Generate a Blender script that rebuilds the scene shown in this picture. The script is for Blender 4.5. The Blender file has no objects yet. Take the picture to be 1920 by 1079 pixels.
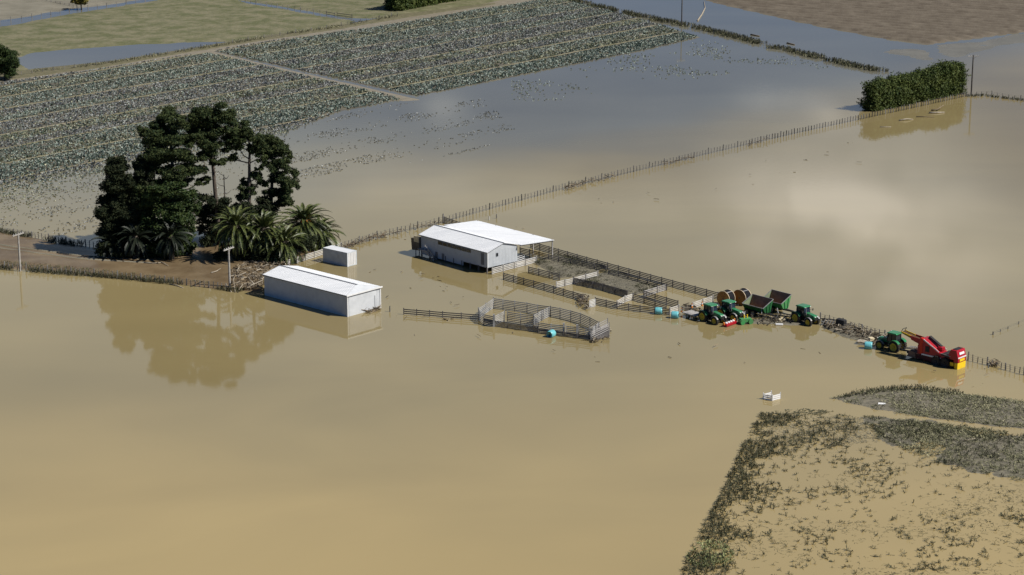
import bpy, math, random
import numpy as np
from mathutils import Vector, Matrix
R = math.radians
random.seed(7)
rng = np.random.default_rng(7)
scene = bpy.context.scene
COL = scene.collection

# ------------------------------------------------------------------ camera
FPX, PITCH, CAMH = 4200.0, R(15.0), 100.0
cd = bpy.data.cameras.new("camera")
cd.sensor_width = 36.0
cd.lens = 36.0 * FPX / 1920.0
cd.clip_start, cd.clip_end = 1.0, 20000.0
cam = bpy.data.objects.new("camera", cd)
cam.location = (0, 0, CAMH)
cam.rotation_euler = (R(90) - PITCH, 0, 0)
COL.objects.link(cam)
scene.camera = cam

# ------------------------------------------------------------------ light
SUN_EL, SUN_DIR = R(47), Vector((-0.95, 0.30, 0)).normalized()    # SUN_DIR: the way the light travels over the ground
az = math.atan2(-SUN_DIR.x, -SUN_DIR.y)                             # compass bearing of the sun from +Y towards +X
sd = bpy.data.lights.new("sun", 'SUN')
sd.energy, sd.angle, sd.color = 4.6, R(0.53), (1.0, 0.955, 0.88)
so = bpy.data.objects.new("sun", sd)
ldir = Vector((SUN_DIR.x * math.cos(SUN_EL), SUN_DIR.y * math.cos(SUN_EL), -math.sin(SUN_EL)))
so.rotation_euler = ldir.to_track_quat('-Z', 'Y').to_euler()
so.location = (200, 200, 300)
COL.objects.link(so)

world = bpy.data.worlds.new("World")
scene.world = world
world.use_nodes = True
nt = world.node_tree
nt.nodes.clear()
N = lambda t: nt.nodes.new(t)
def wm(op, a, b=None, clamp=False):
    n = N('ShaderNodeMath'); n.operation = op; n.use_clamp = clamp
    for i, x in enumerate((a, b)):
        if x is None: continue
        if isinstance(x, (int, float)): n.inputs[i].default_value = x
        else: nt.links.new(x, n.inputs[i])
    return n.outputs[0]
sky = N('ShaderNodeTexSky')
sky.sky_type = 'NISHITA'
sky.sun_disc = False
sky.sun_elevation = SUN_EL
sky.sun_rotation = az
sky.altitude = 100
sky.air_density, sky.dust_density, sky.ozone_density = 0.55, 0.0, 2.0
tc = N('ShaderNodeTexCoord')
sp = N('ShaderNodeSeparateXYZ')
nt.links.new(tc.outputs['Generated'], sp.inputs[0])
X, Y, Z = sp.outputs
mp = N('ShaderNodeMapping')
mp.inputs['Scale'].default_value = (1, 1, 2.2)
nt.links.new(tc.outputs['Generated'], mp.inputs[0])
nz = N('ShaderNodeTexNoise')
nz.inputs['Scale'].default_value = 7.5
nz.inputs['Detail'].default_value = 3.0
nz.inputs['Roughness'].default_value = 0.5
nt.links.new(mp.outputs[0], nz.inputs['Vector'])
nv = nz.outputs['Fac']
def smooth(x, a, b):
    m = N('ShaderNodeMapRange'); m.interpolation_type = 'SMOOTHSTEP'
    m.inputs['From Min'].default_value = a; m.inputs['From Max'].default_value = b
    nt.links.new(x, m.inputs['Value'])
    return m.outputs[0]
def blob(cx, cz, rx, rz, s):
    dx = wm('DIVIDE', wm('SUBTRACT', X, cx), rx); dz = wm('DIVIDE', wm('SUBTRACT', Z, cz), rz)
    d = wm('ADD', wm('MULTIPLY', dx, dx), wm('MULTIPLY', dz, dz))
    return wm('MULTIPLY', wm('POWER', 2.718, wm('MULTIPLY', d, -1.0)), s)
front = smooth(Y, 0.0, 0.5)
# a bank of thin cloud that starts above the clear band near the horizon, with brighter heads in it
zz = wm('ADD', Z, wm('MULTIPLY', wm('SUBTRACT', nv, 0.5), 0.13))
zz = wm('SUBTRACT', zz, blob(-0.02, 0.165, 0.10, 0.035, 0.035))
zz = wm('SUBTRACT', zz, blob(0.235, 0.19, 0.05, 0.05, 0.05))
veil = wm('MULTIPLY', smooth(zz, 0.15, 0.22), wm('SUBTRACT', 1.0, smooth(Z, 0.38, 0.48)))
veil = wm('MULTIPLY', veil, wm('SUBTRACT', 1.0, smooth(wm('ABSOLUTE', X), 0.35, 0.6)))
veil = wm('MULTIPLY', veil, front)
head = None
for bl in ((0.129, 0.215, 0.045, 0.016, 1.0), (0.165, 0.245, 0.036, 0.022, 1.0), (0.115, 0.236, 0.025, 0.010, 0.55), (0.14, 0.183, 0.011, 0.006, 0.5),
           (0.117, 0.177, 0.020, 0.005, 0.6), (-0.031, 0.181, 0.013, 0.006, 0.5), (-0.043, 0.216, 0.045, 0.007, 0.3), (0.19, 0.225, 0.08, 0.035, 0.38), (0.03, 0.222, 0.05, 0.006, 0.25), (0.245, 0.150, 0.03, 0.006, 0.5)):
    k_ = blob(*bl); head = k_ if head is None else wm('ADD', head, k_)
nz2 = N('ShaderNodeTexNoise'); nz2.inputs['Scale'].default_value = 22.0; nz2.inputs['Detail'].default_value = 3.0
nt.links.new(mp.outputs[0], nz2.inputs['Vector'])
head = wm('MULTIPLY', head, wm('MULTIPLY', smooth(nz2.outputs['Fac'], 0.22, 0.66), front), True)
WSTR = 0.06
mixc = N('ShaderNodeMix'); mixc.data_type = 'RGBA'
mixc.inputs['A'].default_value = (0.37 / WSTR, 0.425 / WSTR, 0.47 / WSTR, 1)
mixc.inputs['B'].default_value = (1.05 / WSTR, 1.02 / WSTR, 0.98 / WSTR, 1)
nt.links.new(head, mixc.inputs['Factor'])
mixs = N('ShaderNodeMix'); mixs.data_type = 'RGBA'
tint = N('ShaderNodeMix'); tint.data_type = 'RGBA'; tint.blend_type = 'MULTIPLY'
tint.inputs['Factor'].default_value = 1.0
tint.inputs['B'].default_value = (0.45, 0.69, 0.90, 1)
nt.links.new(sky.outputs[0], tint.inputs['A'])
nt.links.new(tint.outputs['Result'], mixs.inputs['A'])
nt.links.new(mixc.outputs['Result'], mixs.inputs['B'])
nt.links.new(wm('MAXIMUM', wm('MULTIPLY', veil, 0.85), head), mixs.inputs['Factor'])
bg = N('ShaderNodeBackground')
bg.inputs['Strength'].default_value = WSTR
nt.links.new(mixs.outputs['Result'], bg.inputs['Color'])
wo = N('ShaderNodeOutputWorld')
nt.links.new(bg.outputs[0], wo.inputs['Surface'])

scene.view_settings.view_transform = 'Standard'
scene.view_settings.look = 'None'
scene.view_settings.exposure = 0.26
scene.view_settings.gamma = 1.0
scene.render.engine = 'CYCLES'
scene.cycles.max_bounces = 6
scene.cycles.use_denoising = True

# ------------------------------------------------------------------ layout helpers
CP, SP = math.cos(PITCH), math.sin(PITCH)
def P(u, v, z=0.0):
    """ground point (height z) seen at photo pixel (u, v) - used to survey the site plan"""
    x, y = (u - 960) / FPX, (539.5 - v) / FPX
    d = Vector((x, CP + y * SP, -SP + y * CP))
    t = (z - CAMH) / d.z
    return Vector((d.x * t, d.y * t, z))
def proj(x, y, z=0.0):
    dy, dz = y, z - CAMH
    depth = dy * CP - dz * SP
    up = dy * SP + dz * CP
    return 960 + FPX * x / depth, 539.5 - FPX * up / depth
def kpx(u, v):
    p = P(u, v)
    return FPX / (p.y * CP + CAMH * SP)
def in_poly(u, v, poly):
    u = np.asarray(u); v = np.asarray(v)
    r = np.zeros(u.shape, bool); n = len(poly)
    for i in range(n):
        x1, y1 = poly[i]; x2, y2 = poly[(i + 1) % n]
        c = (y1 > v) != (y2 > v)
        with np.errstate(divide='ignore', invalid='ignore'):
            xi = (x2 - x1) * (v - y1) / ((y2 - y1) if y2 != y1 else 1e-9) + x1
        r ^= c & (u < xi)
    return r
def edge_dist(x, y, poly):
    d = np.full(x.shape, 1e9); n = len(poly)
    for i in range(n):
        ax, ay = poly[i]; bx, by = poly[(i + 1) % n]
        ex, ey = bx - ax, by - ay
        t = np.clip(((x - ax) * ex + (y - ay) * ey) / (ex * ex + ey * ey + 1e-9), 0, 1)
        d = np.minimum(d, np.hypot(x - ax - t * ex, y - ay - t * ey))
    return np.where(in_poly(x, y, poly), d, -d)
_lat = rng.random((257, 257))
def vnoise(x, y, s):
    x = np.asarray(x) / s + 1000.3; y = np.asarray(y) / s + 1000.7
    xi = np.floor(x).astype(int); yi = np.floor(y).astype(int)
    fx, fy = x - xi, y - yi
    fx = fx * fx * (3 - 2 * fx); fy = fy * fy * (3 - 2 * fy)
    g = lambda a, b: _lat[a % 256, b % 256]
    return (g(xi, yi) * (1 - fx) + g(xi + 1, yi) * fx) * (1 - fy) + (g(xi, yi + 1) * (1 - fx) + g(xi + 1, yi + 1) * fx) * fy
def fnoise(x, y, s):
    return (vnoise(x, y, s) * 4 + vnoise(x, y, s / 2.1) * 2 + vnoise(x, y, s / 4.3)) / 7

# ------------------------------------------------------------------ materials
def mat(name, a, b=None, scale=2.0, rough=0.7, spec=0.3, metallic=0.0, island=0.0, bump=0.0, bscale=None, stretch=None, detail=4.0, lo=0.35, hi=0.65, coat=0.0):
    m = bpy.data.materials.new(name); m.use_nodes = True
    t = m.node_tree; p = t.nodes['Principled BSDF']
    p.inputs['Roughness'].default_value = rough
    p.inputs['Specular IOR Level'].default_value = spec
    p.inputs['Metallic'].default_value = metallic
    p.inputs['Coat Weight'].default_value = coat
    if b is None: b = tuple(c * 0.8 for c in a)
    geo = t.nodes.new('ShaderNodeNewGeometry')
    mpp = t.nodes.new('ShaderNodeMapping')
    t.links.new(geo.outputs['Position'], mpp.inputs[0])
    if stretch:
        mpp.inputs['Rotation'].default_value = (0, 0, stretch[0]); mpp.inputs['Scale'].default_value = (stretch[1], stretch[2], 1)
    n = t.nodes.new('ShaderNodeTexNoise')
    n.inputs['Scale'].default_value = scale; n.inputs['Detail'].default_value = detail; n.inputs['Roughness'].default_value = 0.6
    t.links.new(mpp.outputs[0], n.inputs['Vector'])
    r = t.nodes.new('ShaderNodeMapRange')
    r.inputs['From Min'].default_value = lo; r.inputs['From Max'].default_value = hi
    fac = n.outputs['Fac']
    if island:
        ad = t.nodes.new('ShaderNodeMath'); ad.operation = 'MULTIPLY_ADD'
        su = t.nodes.new('ShaderNodeMath'); su.operation = 'SUBTRACT'; su.inputs[1].default_value = 0.5
        t.links.new(geo.outputs['Random Per Island'], su.inputs[0])
        t.links.new(su.outputs[0], ad.inputs[0]); ad.inputs[1].default_value = island
        t.links.new(fac, ad.inputs[2]); fac = ad.outputs[0]
    t.links.new(fac, r.inputs['Value'])
    mx = t.nodes.new('ShaderNodeMix'); mx.data_type = 'RGBA'
    mx.inputs['A'].default_value = (*a, 1); mx.inputs['B'].default_value = (*b, 1)
    t.links.new(r.outputs[0], mx.inputs['Factor'])
    t.links.new(mx.outputs['Result'], p.inputs['Base Color'])
    if bump:
        bn = t.nodes.new('ShaderNodeTexNoise'); bn.inputs['Scale'].default_value = bscale or scale * 4; bn.inputs['Detail'].default_value = 4
        t.links.new(mpp.outputs[0], bn.inputs['Vector'])
        bm_ = t.nodes.new('ShaderNodeBump'); bm_.inputs['Strength'].default_value = 1.0; bm_.inputs['Distance'].default_value = bump
        t.links.new(bn.outputs['Fac'], bm_.inputs['Height']); t.links.new(bm_.outputs[0], p.inputs['Normal'])
    return m

def water_mat():
    m = mat('muddy floodwater', (0.260, 0.207, 0.098), (0.230, 0.183, 0.086), scale=0.012, rough=0.045, spec=0.5, detail=3)
    t = m.node_tree; p = t.nodes['Principled BSDF']
    # the silt load differs: thick near the camera's bank, thinner and greyer over the far paddocks
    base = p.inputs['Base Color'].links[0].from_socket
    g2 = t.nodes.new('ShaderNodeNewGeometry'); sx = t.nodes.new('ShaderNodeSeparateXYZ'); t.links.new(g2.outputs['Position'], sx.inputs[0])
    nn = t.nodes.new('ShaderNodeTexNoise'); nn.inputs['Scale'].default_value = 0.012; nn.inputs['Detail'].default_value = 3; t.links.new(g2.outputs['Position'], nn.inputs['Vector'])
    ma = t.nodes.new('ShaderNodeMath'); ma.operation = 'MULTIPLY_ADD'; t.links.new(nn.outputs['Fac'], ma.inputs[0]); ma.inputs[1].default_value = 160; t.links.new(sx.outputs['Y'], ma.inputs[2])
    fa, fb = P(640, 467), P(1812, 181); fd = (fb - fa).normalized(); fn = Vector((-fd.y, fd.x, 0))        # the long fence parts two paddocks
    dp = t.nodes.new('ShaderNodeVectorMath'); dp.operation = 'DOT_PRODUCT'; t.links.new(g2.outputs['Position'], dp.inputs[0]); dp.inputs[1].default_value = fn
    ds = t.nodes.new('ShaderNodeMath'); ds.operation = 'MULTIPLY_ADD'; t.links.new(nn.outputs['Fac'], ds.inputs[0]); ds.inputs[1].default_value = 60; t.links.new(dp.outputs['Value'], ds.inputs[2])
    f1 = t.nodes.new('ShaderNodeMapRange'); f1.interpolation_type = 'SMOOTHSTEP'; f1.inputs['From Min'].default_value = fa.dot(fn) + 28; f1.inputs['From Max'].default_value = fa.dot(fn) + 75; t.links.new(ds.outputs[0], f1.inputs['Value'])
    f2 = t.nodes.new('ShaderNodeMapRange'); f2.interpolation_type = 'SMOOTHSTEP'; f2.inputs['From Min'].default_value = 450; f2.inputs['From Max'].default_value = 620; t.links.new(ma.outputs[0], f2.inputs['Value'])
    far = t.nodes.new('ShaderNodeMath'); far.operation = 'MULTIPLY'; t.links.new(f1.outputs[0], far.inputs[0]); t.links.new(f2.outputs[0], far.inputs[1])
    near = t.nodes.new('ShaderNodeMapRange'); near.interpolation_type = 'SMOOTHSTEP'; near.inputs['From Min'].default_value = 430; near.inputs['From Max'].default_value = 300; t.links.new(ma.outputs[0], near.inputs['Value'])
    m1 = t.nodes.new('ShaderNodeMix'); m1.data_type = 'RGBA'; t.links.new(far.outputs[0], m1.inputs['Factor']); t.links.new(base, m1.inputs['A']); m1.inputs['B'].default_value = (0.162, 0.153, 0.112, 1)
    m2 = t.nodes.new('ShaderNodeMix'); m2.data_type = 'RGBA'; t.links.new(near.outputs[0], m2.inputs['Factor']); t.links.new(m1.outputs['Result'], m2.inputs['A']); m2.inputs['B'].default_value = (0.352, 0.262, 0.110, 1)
    mpw = t.nodes.new('ShaderNodeMapping'); mpw.inputs['Rotation'].default_value = (0, 0, 0.5); mpw.inputs['Scale'].default_value = (0.010, 0.022, 1)
    t.links.new(g2.outputs['Position'], mpw.inputs[0])
    sn = t.nodes.new('ShaderNodeTexNoise'); sn.inputs['Scale'].default_value = 1.0; sn.inputs['Detail'].default_value = 5; sn.inputs['Distortion'].default_value = 1.2; t.links.new(mpw.outputs[0], sn.inputs['Vector'])
    sr = t.nodes.new('ShaderNodeMapRange'); sr.inputs['From Min'].default_value = 0.3; sr.inputs['From Max'].default_value = 0.7; sr.inputs['To Min'].default_value = 0.92; sr.inputs['To Max'].default_value = 1.07; t.links.new(sn.outputs['Fac'], sr.inputs['Value'])
    m3 = t.nodes.new('ShaderNodeVectorMath'); m3.operation = 'SCALE'; t.links.new(m2.outputs['Result'], m3.inputs[0]); t.links.new(sr.outputs[0], m3.inputs['Scale'])
    t.links.new(m3.outputs[0], p.inputs['Base Color'])
    p.inputs['IOR'].default_value = 1.33
    geo = t.nodes.new('ShaderNodeNewGeometry')
    n = t.nodes.new('ShaderNodeTexNoise'); n.inputs['Scale'].default_value = 0.9; n.inputs['Detail'].default_value = 2
    t.links.new(geo.outputs['Position'], n.inputs['Vector'])
    n2 = t.nodes.new('ShaderNodeTexNoise'); n2.inputs['Scale'].default_value = 0.018; n2.inputs['Detail'].default_value = 3
    t.links.new(geo.outputs['Position'], n2.inputs['Vector'])
    r = t.nodes.new('ShaderNodeMapRange'); r.inputs['From Min'].default_value = 0.45; r.inputs['From Max'].default_value = 0.7
    r.inputs['To Min'].default_value = 0.0012; r.inputs['To Max'].default_value = 0.006
    t.links.new(n2.outputs['Fac'], r.inputs['Value'])
    b = t.nodes.new('ShaderNodeBump'); t.links.new(r.outputs[0], b.inputs['Distance'])
    t.links.new(n.outputs['Fac'], b.inputs['Height']); t.links.new(b.outputs[0], p.inputs['Normal'])
    return m

M = {
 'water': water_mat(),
 'silt': mat('wet brown silt', (0.115, 0.078, 0.040), (0.20, 0.148, 0.085), 0.16, rough=0.45, spec=0.5, bump=0.05, bscale=2.0, detail=9),
 'fieldmud': mat('silt coated crop soil', (0.085, 0.075, 0.052), (0.16, 0.14, 0.095), 0.12, rough=0.5, spec=0.4, bump=0.03, bscale=2),
 'track': mat('pale wet farm track', (0.19, 0.165, 0.12), (0.245, 0.215, 0.16), 0.5, rough=0.6, bump=0.02),
 'bankgrass': mat('muddy olive grass', (0.04, 0.05, 0.02), (0.17, 0.165, 0.08), 0.5, rough=0.8, island=0.8, lo=0.2, hi=0.9),
 'tram': mat('pale grassy wheel lines', (0.20, 0.19, 0.10), (0.27, 0.235, 0.16), 0.08, rough=0.8),
 'pasture': mat('silted pasture grass', (0.105, 0.110, 0.048), (0.18, 0.165, 0.098), 0.16, rough=0.85, bump=0.35, bscale=0.6, detail=12, lo=0.40, hi=0.60),
 'plough': mat('ploughed brown soil', (0.095, 0.076, 0.055), (0.165, 0.138, 0.103), 0.2, rough=0.9, bump=0.12, bscale=0.8, detail=8, lo=0.3, hi=0.7),
 'sand': mat('washed pale silt', (0.225, 0.205, 0.155), (0.165, 0.15, 0.11), 0.15, rough=0.7),
 'greysilt': mat('grey silt and rotting stems', (0.11, 0.10, 0.075), (0.20, 0.18, 0.13), 1.2, rough=0.7, bump=0.08, bscale=2),
 'verge': mat('rough verge soil', (0.10, 0.095, 0.05), (0.17, 0.15, 0.09), 0.8, rough=0.85, bump=0.08),
 'cabbage': mat('cabbage leaves', (0.026, 0.055, 0.042), (0.40, 0.45, 0.39), 0.25, rough=0.6, island=1.1, lo=0.2, hi=1.0),
 'purple': mat('purple cabbage leaves', (0.03, 0.04, 0.048), (0.40, 0.41, 0.39), 0.25, rough=0.6, island=1.1, lo=0.2, hi=1.0),
 'lime': mat('pale yellow green leaves', (0.04, 0.06, 0.03), (0.42, 0.42, 0.29), 0.25, rough=0.6, island=1.1, lo=0.2, hi=1.0),
 'weed': mat('drowned weed blades', (0.03, 0.036, 0.018), (0.11, 0.105, 0.055), 0.5, rough=0.7, island=0.8, lo=0.2, hi=0.9),
 'stem': mat('bleached crop stems', (0.06, 0.065, 0.03), (0.36, 0.34, 0.20), 0.5, rough=0.8, island=0.9, lo=0.2, hi=1.0),
 'greenweed': mat('fresh green weed', (0.06, 0.085, 0.03), (0.36, 0.38, 0.17), 0.8, rough=0.7, island=0.8, lo=0.2, hi=0.9),
 'pine': mat('pine needles', (0.011, 0.024, 0.009), (0.058, 0.072, 0.024), 0.6, rough=0.75, spec=0.15, island=0.7, lo=0.2, hi=0.8),
 'cypress': mat('cypress sprays', (0.010, 0.018, 0.008), (0.036, 0.042, 0.018), 0.6, rough=0.75, spec=0.15, island=0.7, lo=0.2, hi=0.8),
 'broad': mat('evergreen leaves', (0.012, 0.03, 0.008), (0.05, 0.07, 0.018), 0.6, rough=0.6, spec=0.2, island=0.7, lo=0.2, hi=0.8),
 'bush': mat('bright shrub leaves', (0.03, 0.07, 0.012), (0.09, 0.13, 0.025), 0.8, rough=0.6, island=0.7, lo=0.2, hi=0.8),
 'autumn': mat('yellowing leaves', (0.09, 0.085, 0.015), (0.22, 0.17, 0.03), 0.8, rough=0.6, island=0.7, lo=0.2, hi=0.8),
 'hedge': mat('shelter hedge leaves', (0.024, 0.046, 0.010), (0.095, 0.115, 0.026), 0.35, rough=0.65, spec=0.2, island=0.4, lo=0.2, hi=0.8),
 'palm': mat('palm leaflets', (0.020, 0.036, 0.009), (0.115, 0.13, 0.036), 0.5, rough=0.45, spec=0.4, island=0.6, lo=0.2, hi=0.85),
 'palmdead': mat('dead palm fronds', (0.10, 0.075, 0.04), (0.2, 0.16, 0.1), 0.5, rough=0.8, island=0.6),
 'bark': mat('tree bark', (0.05, 0.038, 0.028), (0.13, 0.105, 0.085), 3.0, rough=0.9, bump=0.03),
 'deadwood': mat('bleached driftwood', (0.20, 0.165, 0.115), (0.42, 0.37, 0.29), 2.0, rough=0.8, island=0.6),
 'debris': mat('flood debris', (0.07, 0.05, 0.03), (0.33, 0.26, 0.17), 1.0, rough=0.85, island=0.9, lo=0.2, hi=1.0),
 'roof': mat('white steel roofing', (0.74, 0.75, 0.765), (0.66, 0.675, 0.695), 0.35, rough=0.45, spec=0.4, stretch=(0.77, 0.4, 3)),
 'wall': mat('pale grey wall cladding', (0.52, 0.545, 0.57), (0.45, 0.475, 0.50), 0.7, rough=0.5, spec=0.4),
 'silverwall': mat('light corrugated wall steel', (0.60, 0.62, 0.64), (0.52, 0.54, 0.56), 0.8, rough=0.45, spec=0.4),
 'trim': mat('white painted trim', (0.8, 0.8, 0.79), (0.7, 0.7, 0.69), 1.0, rough=0.5),
 'gutter': mat('dark roof flashing', (0.16, 0.17, 0.19), None, 1.0, rough=0.5),
 'glass': mat('dark window glass', (0.02, 0.025, 0.03), None, 1.0, rough=0.08, spec=0.6),
 'cream': mat('cream painted panel', (0.70, 0.60, 0.40), None, 1.0, rough=0.6),
 'brownpanel': mat('brown timber panel', (0.10, 0.085, 0.07), (0.15, 0.13, 0.10), 1.5, rough=0.8),
 'container': mat('white container paint', (0.60, 0.64, 0.67), (0.50, 0.54, 0.57), 0.9, rough=0.5),
 'rail': mat('weathered grey timber', (0.23, 0.22, 0.21), (0.44, 0.42, 0.40), 0.6, rough=0.8, island=0.4),
 'yardrail': mat('sun bleached yard timber', (0.20, 0.20, 0.20), (0.40, 0.40, 0.395), 0.6, rough=0.8, island=0.4),
 'palmshade': mat('palm leaflets with painted shade', (0.006, 0.011, 0.006), (0.020, 0.025, 0.015), 0.5, rough=0.5, spec=0.3, island=0.6, lo=0.2, hi=0.85),  # same palm leaves darkened; the shade of the grove is in the colour
 'drystem': mat('dry grey weed stems', (0.06, 0.06, 0.042), (0.30, 0.28, 0.20), 0.5, rough=0.8, island=0.9, lo=0.2, hi=1.0),
 'darkrail': mat('dark timber with painted shade', (0.06, 0.055, 0.055), (0.15, 0.14, 0.135), 0.6, rough=0.8, island=0.4),  # dark copy of the rail timber, shade of unlit fence faces painted in
 'whiterail': mat('pale timber with painted sunlight', (0.62, 0.60, 0.56), (0.45, 0.43, 0.40), 0.8, rough=0.7),  # pale copy of the rail timber, sunlight on lit fence faces painted in
 'post': mat('fence post timber', (0.05, 0.046, 0.04), (0.26, 0.245, 0.225), 0.5, rough=0.85, island=0.6),
 'wire': mat('galvanised wire', (0.2, 0.2, 0.2), None, 1.0, rough=0.5, metallic=0.6),
 'pole': mat('bleached power pole timber', (0.28, 0.26, 0.235), (0.44, 0.42, 0.38), 1.5, rough=0.85),
 'darkpole': mat('tarred power pole timber', (0.07, 0.06, 0.055), (0.11, 0.10, 0.09), 1.5, rough=0.85),
 'ceramic': mat('insulator ceramic', (0.6, 0.6, 0.58), None, 1.0, rough=0.3),
 'green': mat('green machine paint', (0.016, 0.23, 0.085), (0.045, 0.15, 0.06), 1.6, rough=0.35, spec=0.5, coat=0.2),
 'dgreen': mat('dark green trailer paint', (0.014, 0.12, 0.035), (0.02, 0.09, 0.03), 1.2, rough=0.5),
 'lgreen': mat('bright green enamel', (0.05, 0.30, 0.09), (0.09, 0.20, 0.08), 1.8, rough=0.4),
 'yellow': mat('yellow wheel paint', (0.55, 0.42, 0.03), (0.36, 0.28, 0.04), 1.5, rough=0.5),
 'byellow': mat('bright yellow panel', (0.85, 0.58, 0.02), (0.75, 0.50, 0.02), 1.5, rough=0.45),
 'tyre': mat('muddy black rubber', (0.018, 0.017, 0.016), (0.05, 0.043, 0.033), 2.0, rough=0.9),
 'black': mat('black machine metal', (0.02, 0.02, 0.022), (0.035, 0.033, 0.03), 2.0, rough=0.6),
 'steel': mat('grey machine steel', (0.22, 0.22, 0.225), (0.36, 0.35, 0.34), 2.0, rough=0.5, metallic=0.3),
 'red': mat('red machine paint', (0.42, 0.008, 0.020), (0.32, 0.007, 0.016), 1.2, rough=0.4, spec=0.5),
 'dusty': mat('dusty pale green steel', (0.22, 0.27, 0.16), (0.16, 0.19, 0.12), 1.0, rough=0.8),
 'greybar': mat('thin grey silt film', (0.155, 0.145, 0.118), (0.125, 0.117, 0.095), 0.15, rough=0.5, spec=0.5),
 'wrack': mat('dark wrack with painted shadow', (0.04, 0.032, 0.022), (0.20, 0.16, 0.11), 1.0, rough=0.85, island=0.9, lo=0.2, hi=1.0),  # debris darkened so its colour carries the shadow under the vehicles
 'shadered': mat('red paint with painted shade', (0.07, 0.006, 0.010), (0.04, 0.015, 0.012), 1.5, rough=0.6),  # machine red darkened; shade on the harvester side is in the colour
 'orange': mat('orange red paint', (0.62, 0.035, 0.015), None, 1.2, rough=0.4),
 'belt': mat('worn conveyor rubber', (0.11, 0.06, 0.03), (0.06, 0.035, 0.02), 2.0, rough=0.8),
 'rust': mat('rusty brown steel', (0.19, 0.115, 0.078), (0.30, 0.18, 0.115), 1.2, rough=0.85),
 'reel': mat('orange brown plywood', (0.42, 0.215, 0.055), (0.29, 0.13, 0.035), 1.0, rough=0.75),
 'reelrim': mat('pale reel rim', (0.62, 0.5, 0.34), None, 1.0, rough=0.7),
 'cable': mat('black irrigation pipe', (0.012, 0.012, 0.015), (0.022, 0.022, 0.026), 3.0, rough=0.9, spec=0.1),
 'wrap': mat('aqua bale wrap', (0.20, 0.55, 0.58), (0.13, 0.45, 0.50), 1.5, rough=0.3, spec=0.5, bump=0.03),
 'amber': mat('amber lamp lens', (0.75, 0.25, 0.03), None, 1.0, rough=0.3),
}

# ------------------------------------------------------------------ mesh builders
class MB:
    def __init__(s): s.v = []; s.f = []
    def add(s, vs, fs):
        o = len(s.v); s.v += [tuple(p) for p in vs]; s.f += [tuple(i + o for i in f) for f in fs]; return s
    def box(s, c, d, m=None):
        x, y, z = (k / 2 for k in d)
        vs = [Vector((i * x, j * y, k * z)) for i in (-1, 1) for j in (-1, 1) for k in (-1, 1)]
        if m is not None: vs = [m @ p for p in vs]
        vs = [p + Vector(c) for p in vs]
        return s.add(vs, [(0, 1, 3, 2), (4, 6, 7, 5), (0, 4, 5, 1), (2, 3, 7, 6), (0, 2, 6, 4), (1, 5, 7, 3)])
    def beam(s, p, q, w, h=None, up=Vector((0, 0, 1))):
        p, q = Vector(p), Vector(q); h = h or w
        d = (q - p); 
        if d.length < 1e-6: return s
        d.normalize()
        a = d.cross(up)
        if a.length < 1e-3: a = d.cross(Vector((0, 1, 0)))
        a.normalize(); b = a.cross(d).normalized()
        vs = [e + a * i * w / 2 + b * j * h / 2 for e in (p, q) for i, j in ((-1, -1), (1, -1), (1, 1), (-1, 1))]
        return s.add(vs, [(0, 3, 2, 1), (4, 5, 6, 7), (0, 1, 5, 4), (1, 2, 6, 5), (2, 3, 7, 6), (3, 0, 4, 7)])
    def tube(s, pts, rad, n=7, cap=True):
        pts = [Vector(p) for p in pts]
        if not hasattr(rad, '__len__'): rad = [rad] * len(pts)
        rings = []; o = len(s.v)
        ref = None
        for i, p in enumerate(pts):
            d = (pts[min(i + 1, len(pts) - 1)] - pts[max(i - 1, 0)]).normalized()
            if ref is None:
                ref = d.cross(Vector((0.31, 0.95, 0.05)))
                if ref.length < 0.1: ref = d.cross(Vector((1, 0, 0)))
            a = (ref - d * ref.dot(d)).normalized(); b = d.cross(a); ref = a
            s.v += [tuple(p + (a * math.cos(t) + b * math.sin(t)) * rad[i]) for t in (2 * math.pi * k / n for k in range(n))]
        m = len(pts)
        for i in range(m - 1):
            for k in range(n):
                s.f.append((o + i * n + k, o + i * n + (k + 1) % n, o + (i + 1) * n + (k + 1) % n, o + (i + 1) * n + k))
        if cap:
            s.f.append(tuple(o + k for k in reversed(range(n)))); s.f.append(tuple(o + (m - 1) * n + k for k in range(n)))
        return s
    def lathe(s, prof, c, axis='y', n=20, ring=False):
        """prof: (radius, offset along axis); closed ring around axis through c"""
        o = len(s.v); c = Vector(c)
        for r, h in prof:
            for k in range(n):
                t = 2 * math.pi * k / n; ca, sa = r * math.cos(t), r * math.sin(t)
                s.v.append(tuple(c + (Vector((ca, h, sa)) if axis == 'y' else Vector((h, ca, sa)) if axis == 'x' else Vector((ca, sa, h)))))
        m = len(prof)
        for i in range(m if ring else m - 1):
            j = (i + 1) % m
            for k in range(n):
                s.f.append((o + i * n + k, o + i * n + (k + 1) % n, o + j * n + (k + 1) % n, o + j * n + k))
        if ring: return s
        s.f.append(tuple(o + k for k in range(n))); s.f.append(tuple(o + (m - 1) * n + k for k in reversed(range(n))))
        return s
    def prism(s, poly, y0, y1):
        """side outline poly of (x, z) pulled from y0 to y1"""
        n = len(poly)
        vs = [(x, y0, z) for x, z in poly] + [(x, y1, z) for x, z in poly]
        fs = [tuple(range(n)), tuple(reversed(range(n, 2 * n)))] + [(i, i + n, (i + 1) % n + n, (i + 1) % n) for i in range(n)]
        return s.add(vs, fs)
    def build(s, name, material, parent=None, loc=None, smooth=False, bevel=0.0):
        me = bpy.data.meshes.new(name); me.from_pydata(s.v, [], s.f); me.update()
        me.materials.append(material)
        if smooth: me.polygons.foreach_set('use_smooth', [True] * len(me.polygons))
        return link(name, me, parent, loc, bevel)
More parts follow.
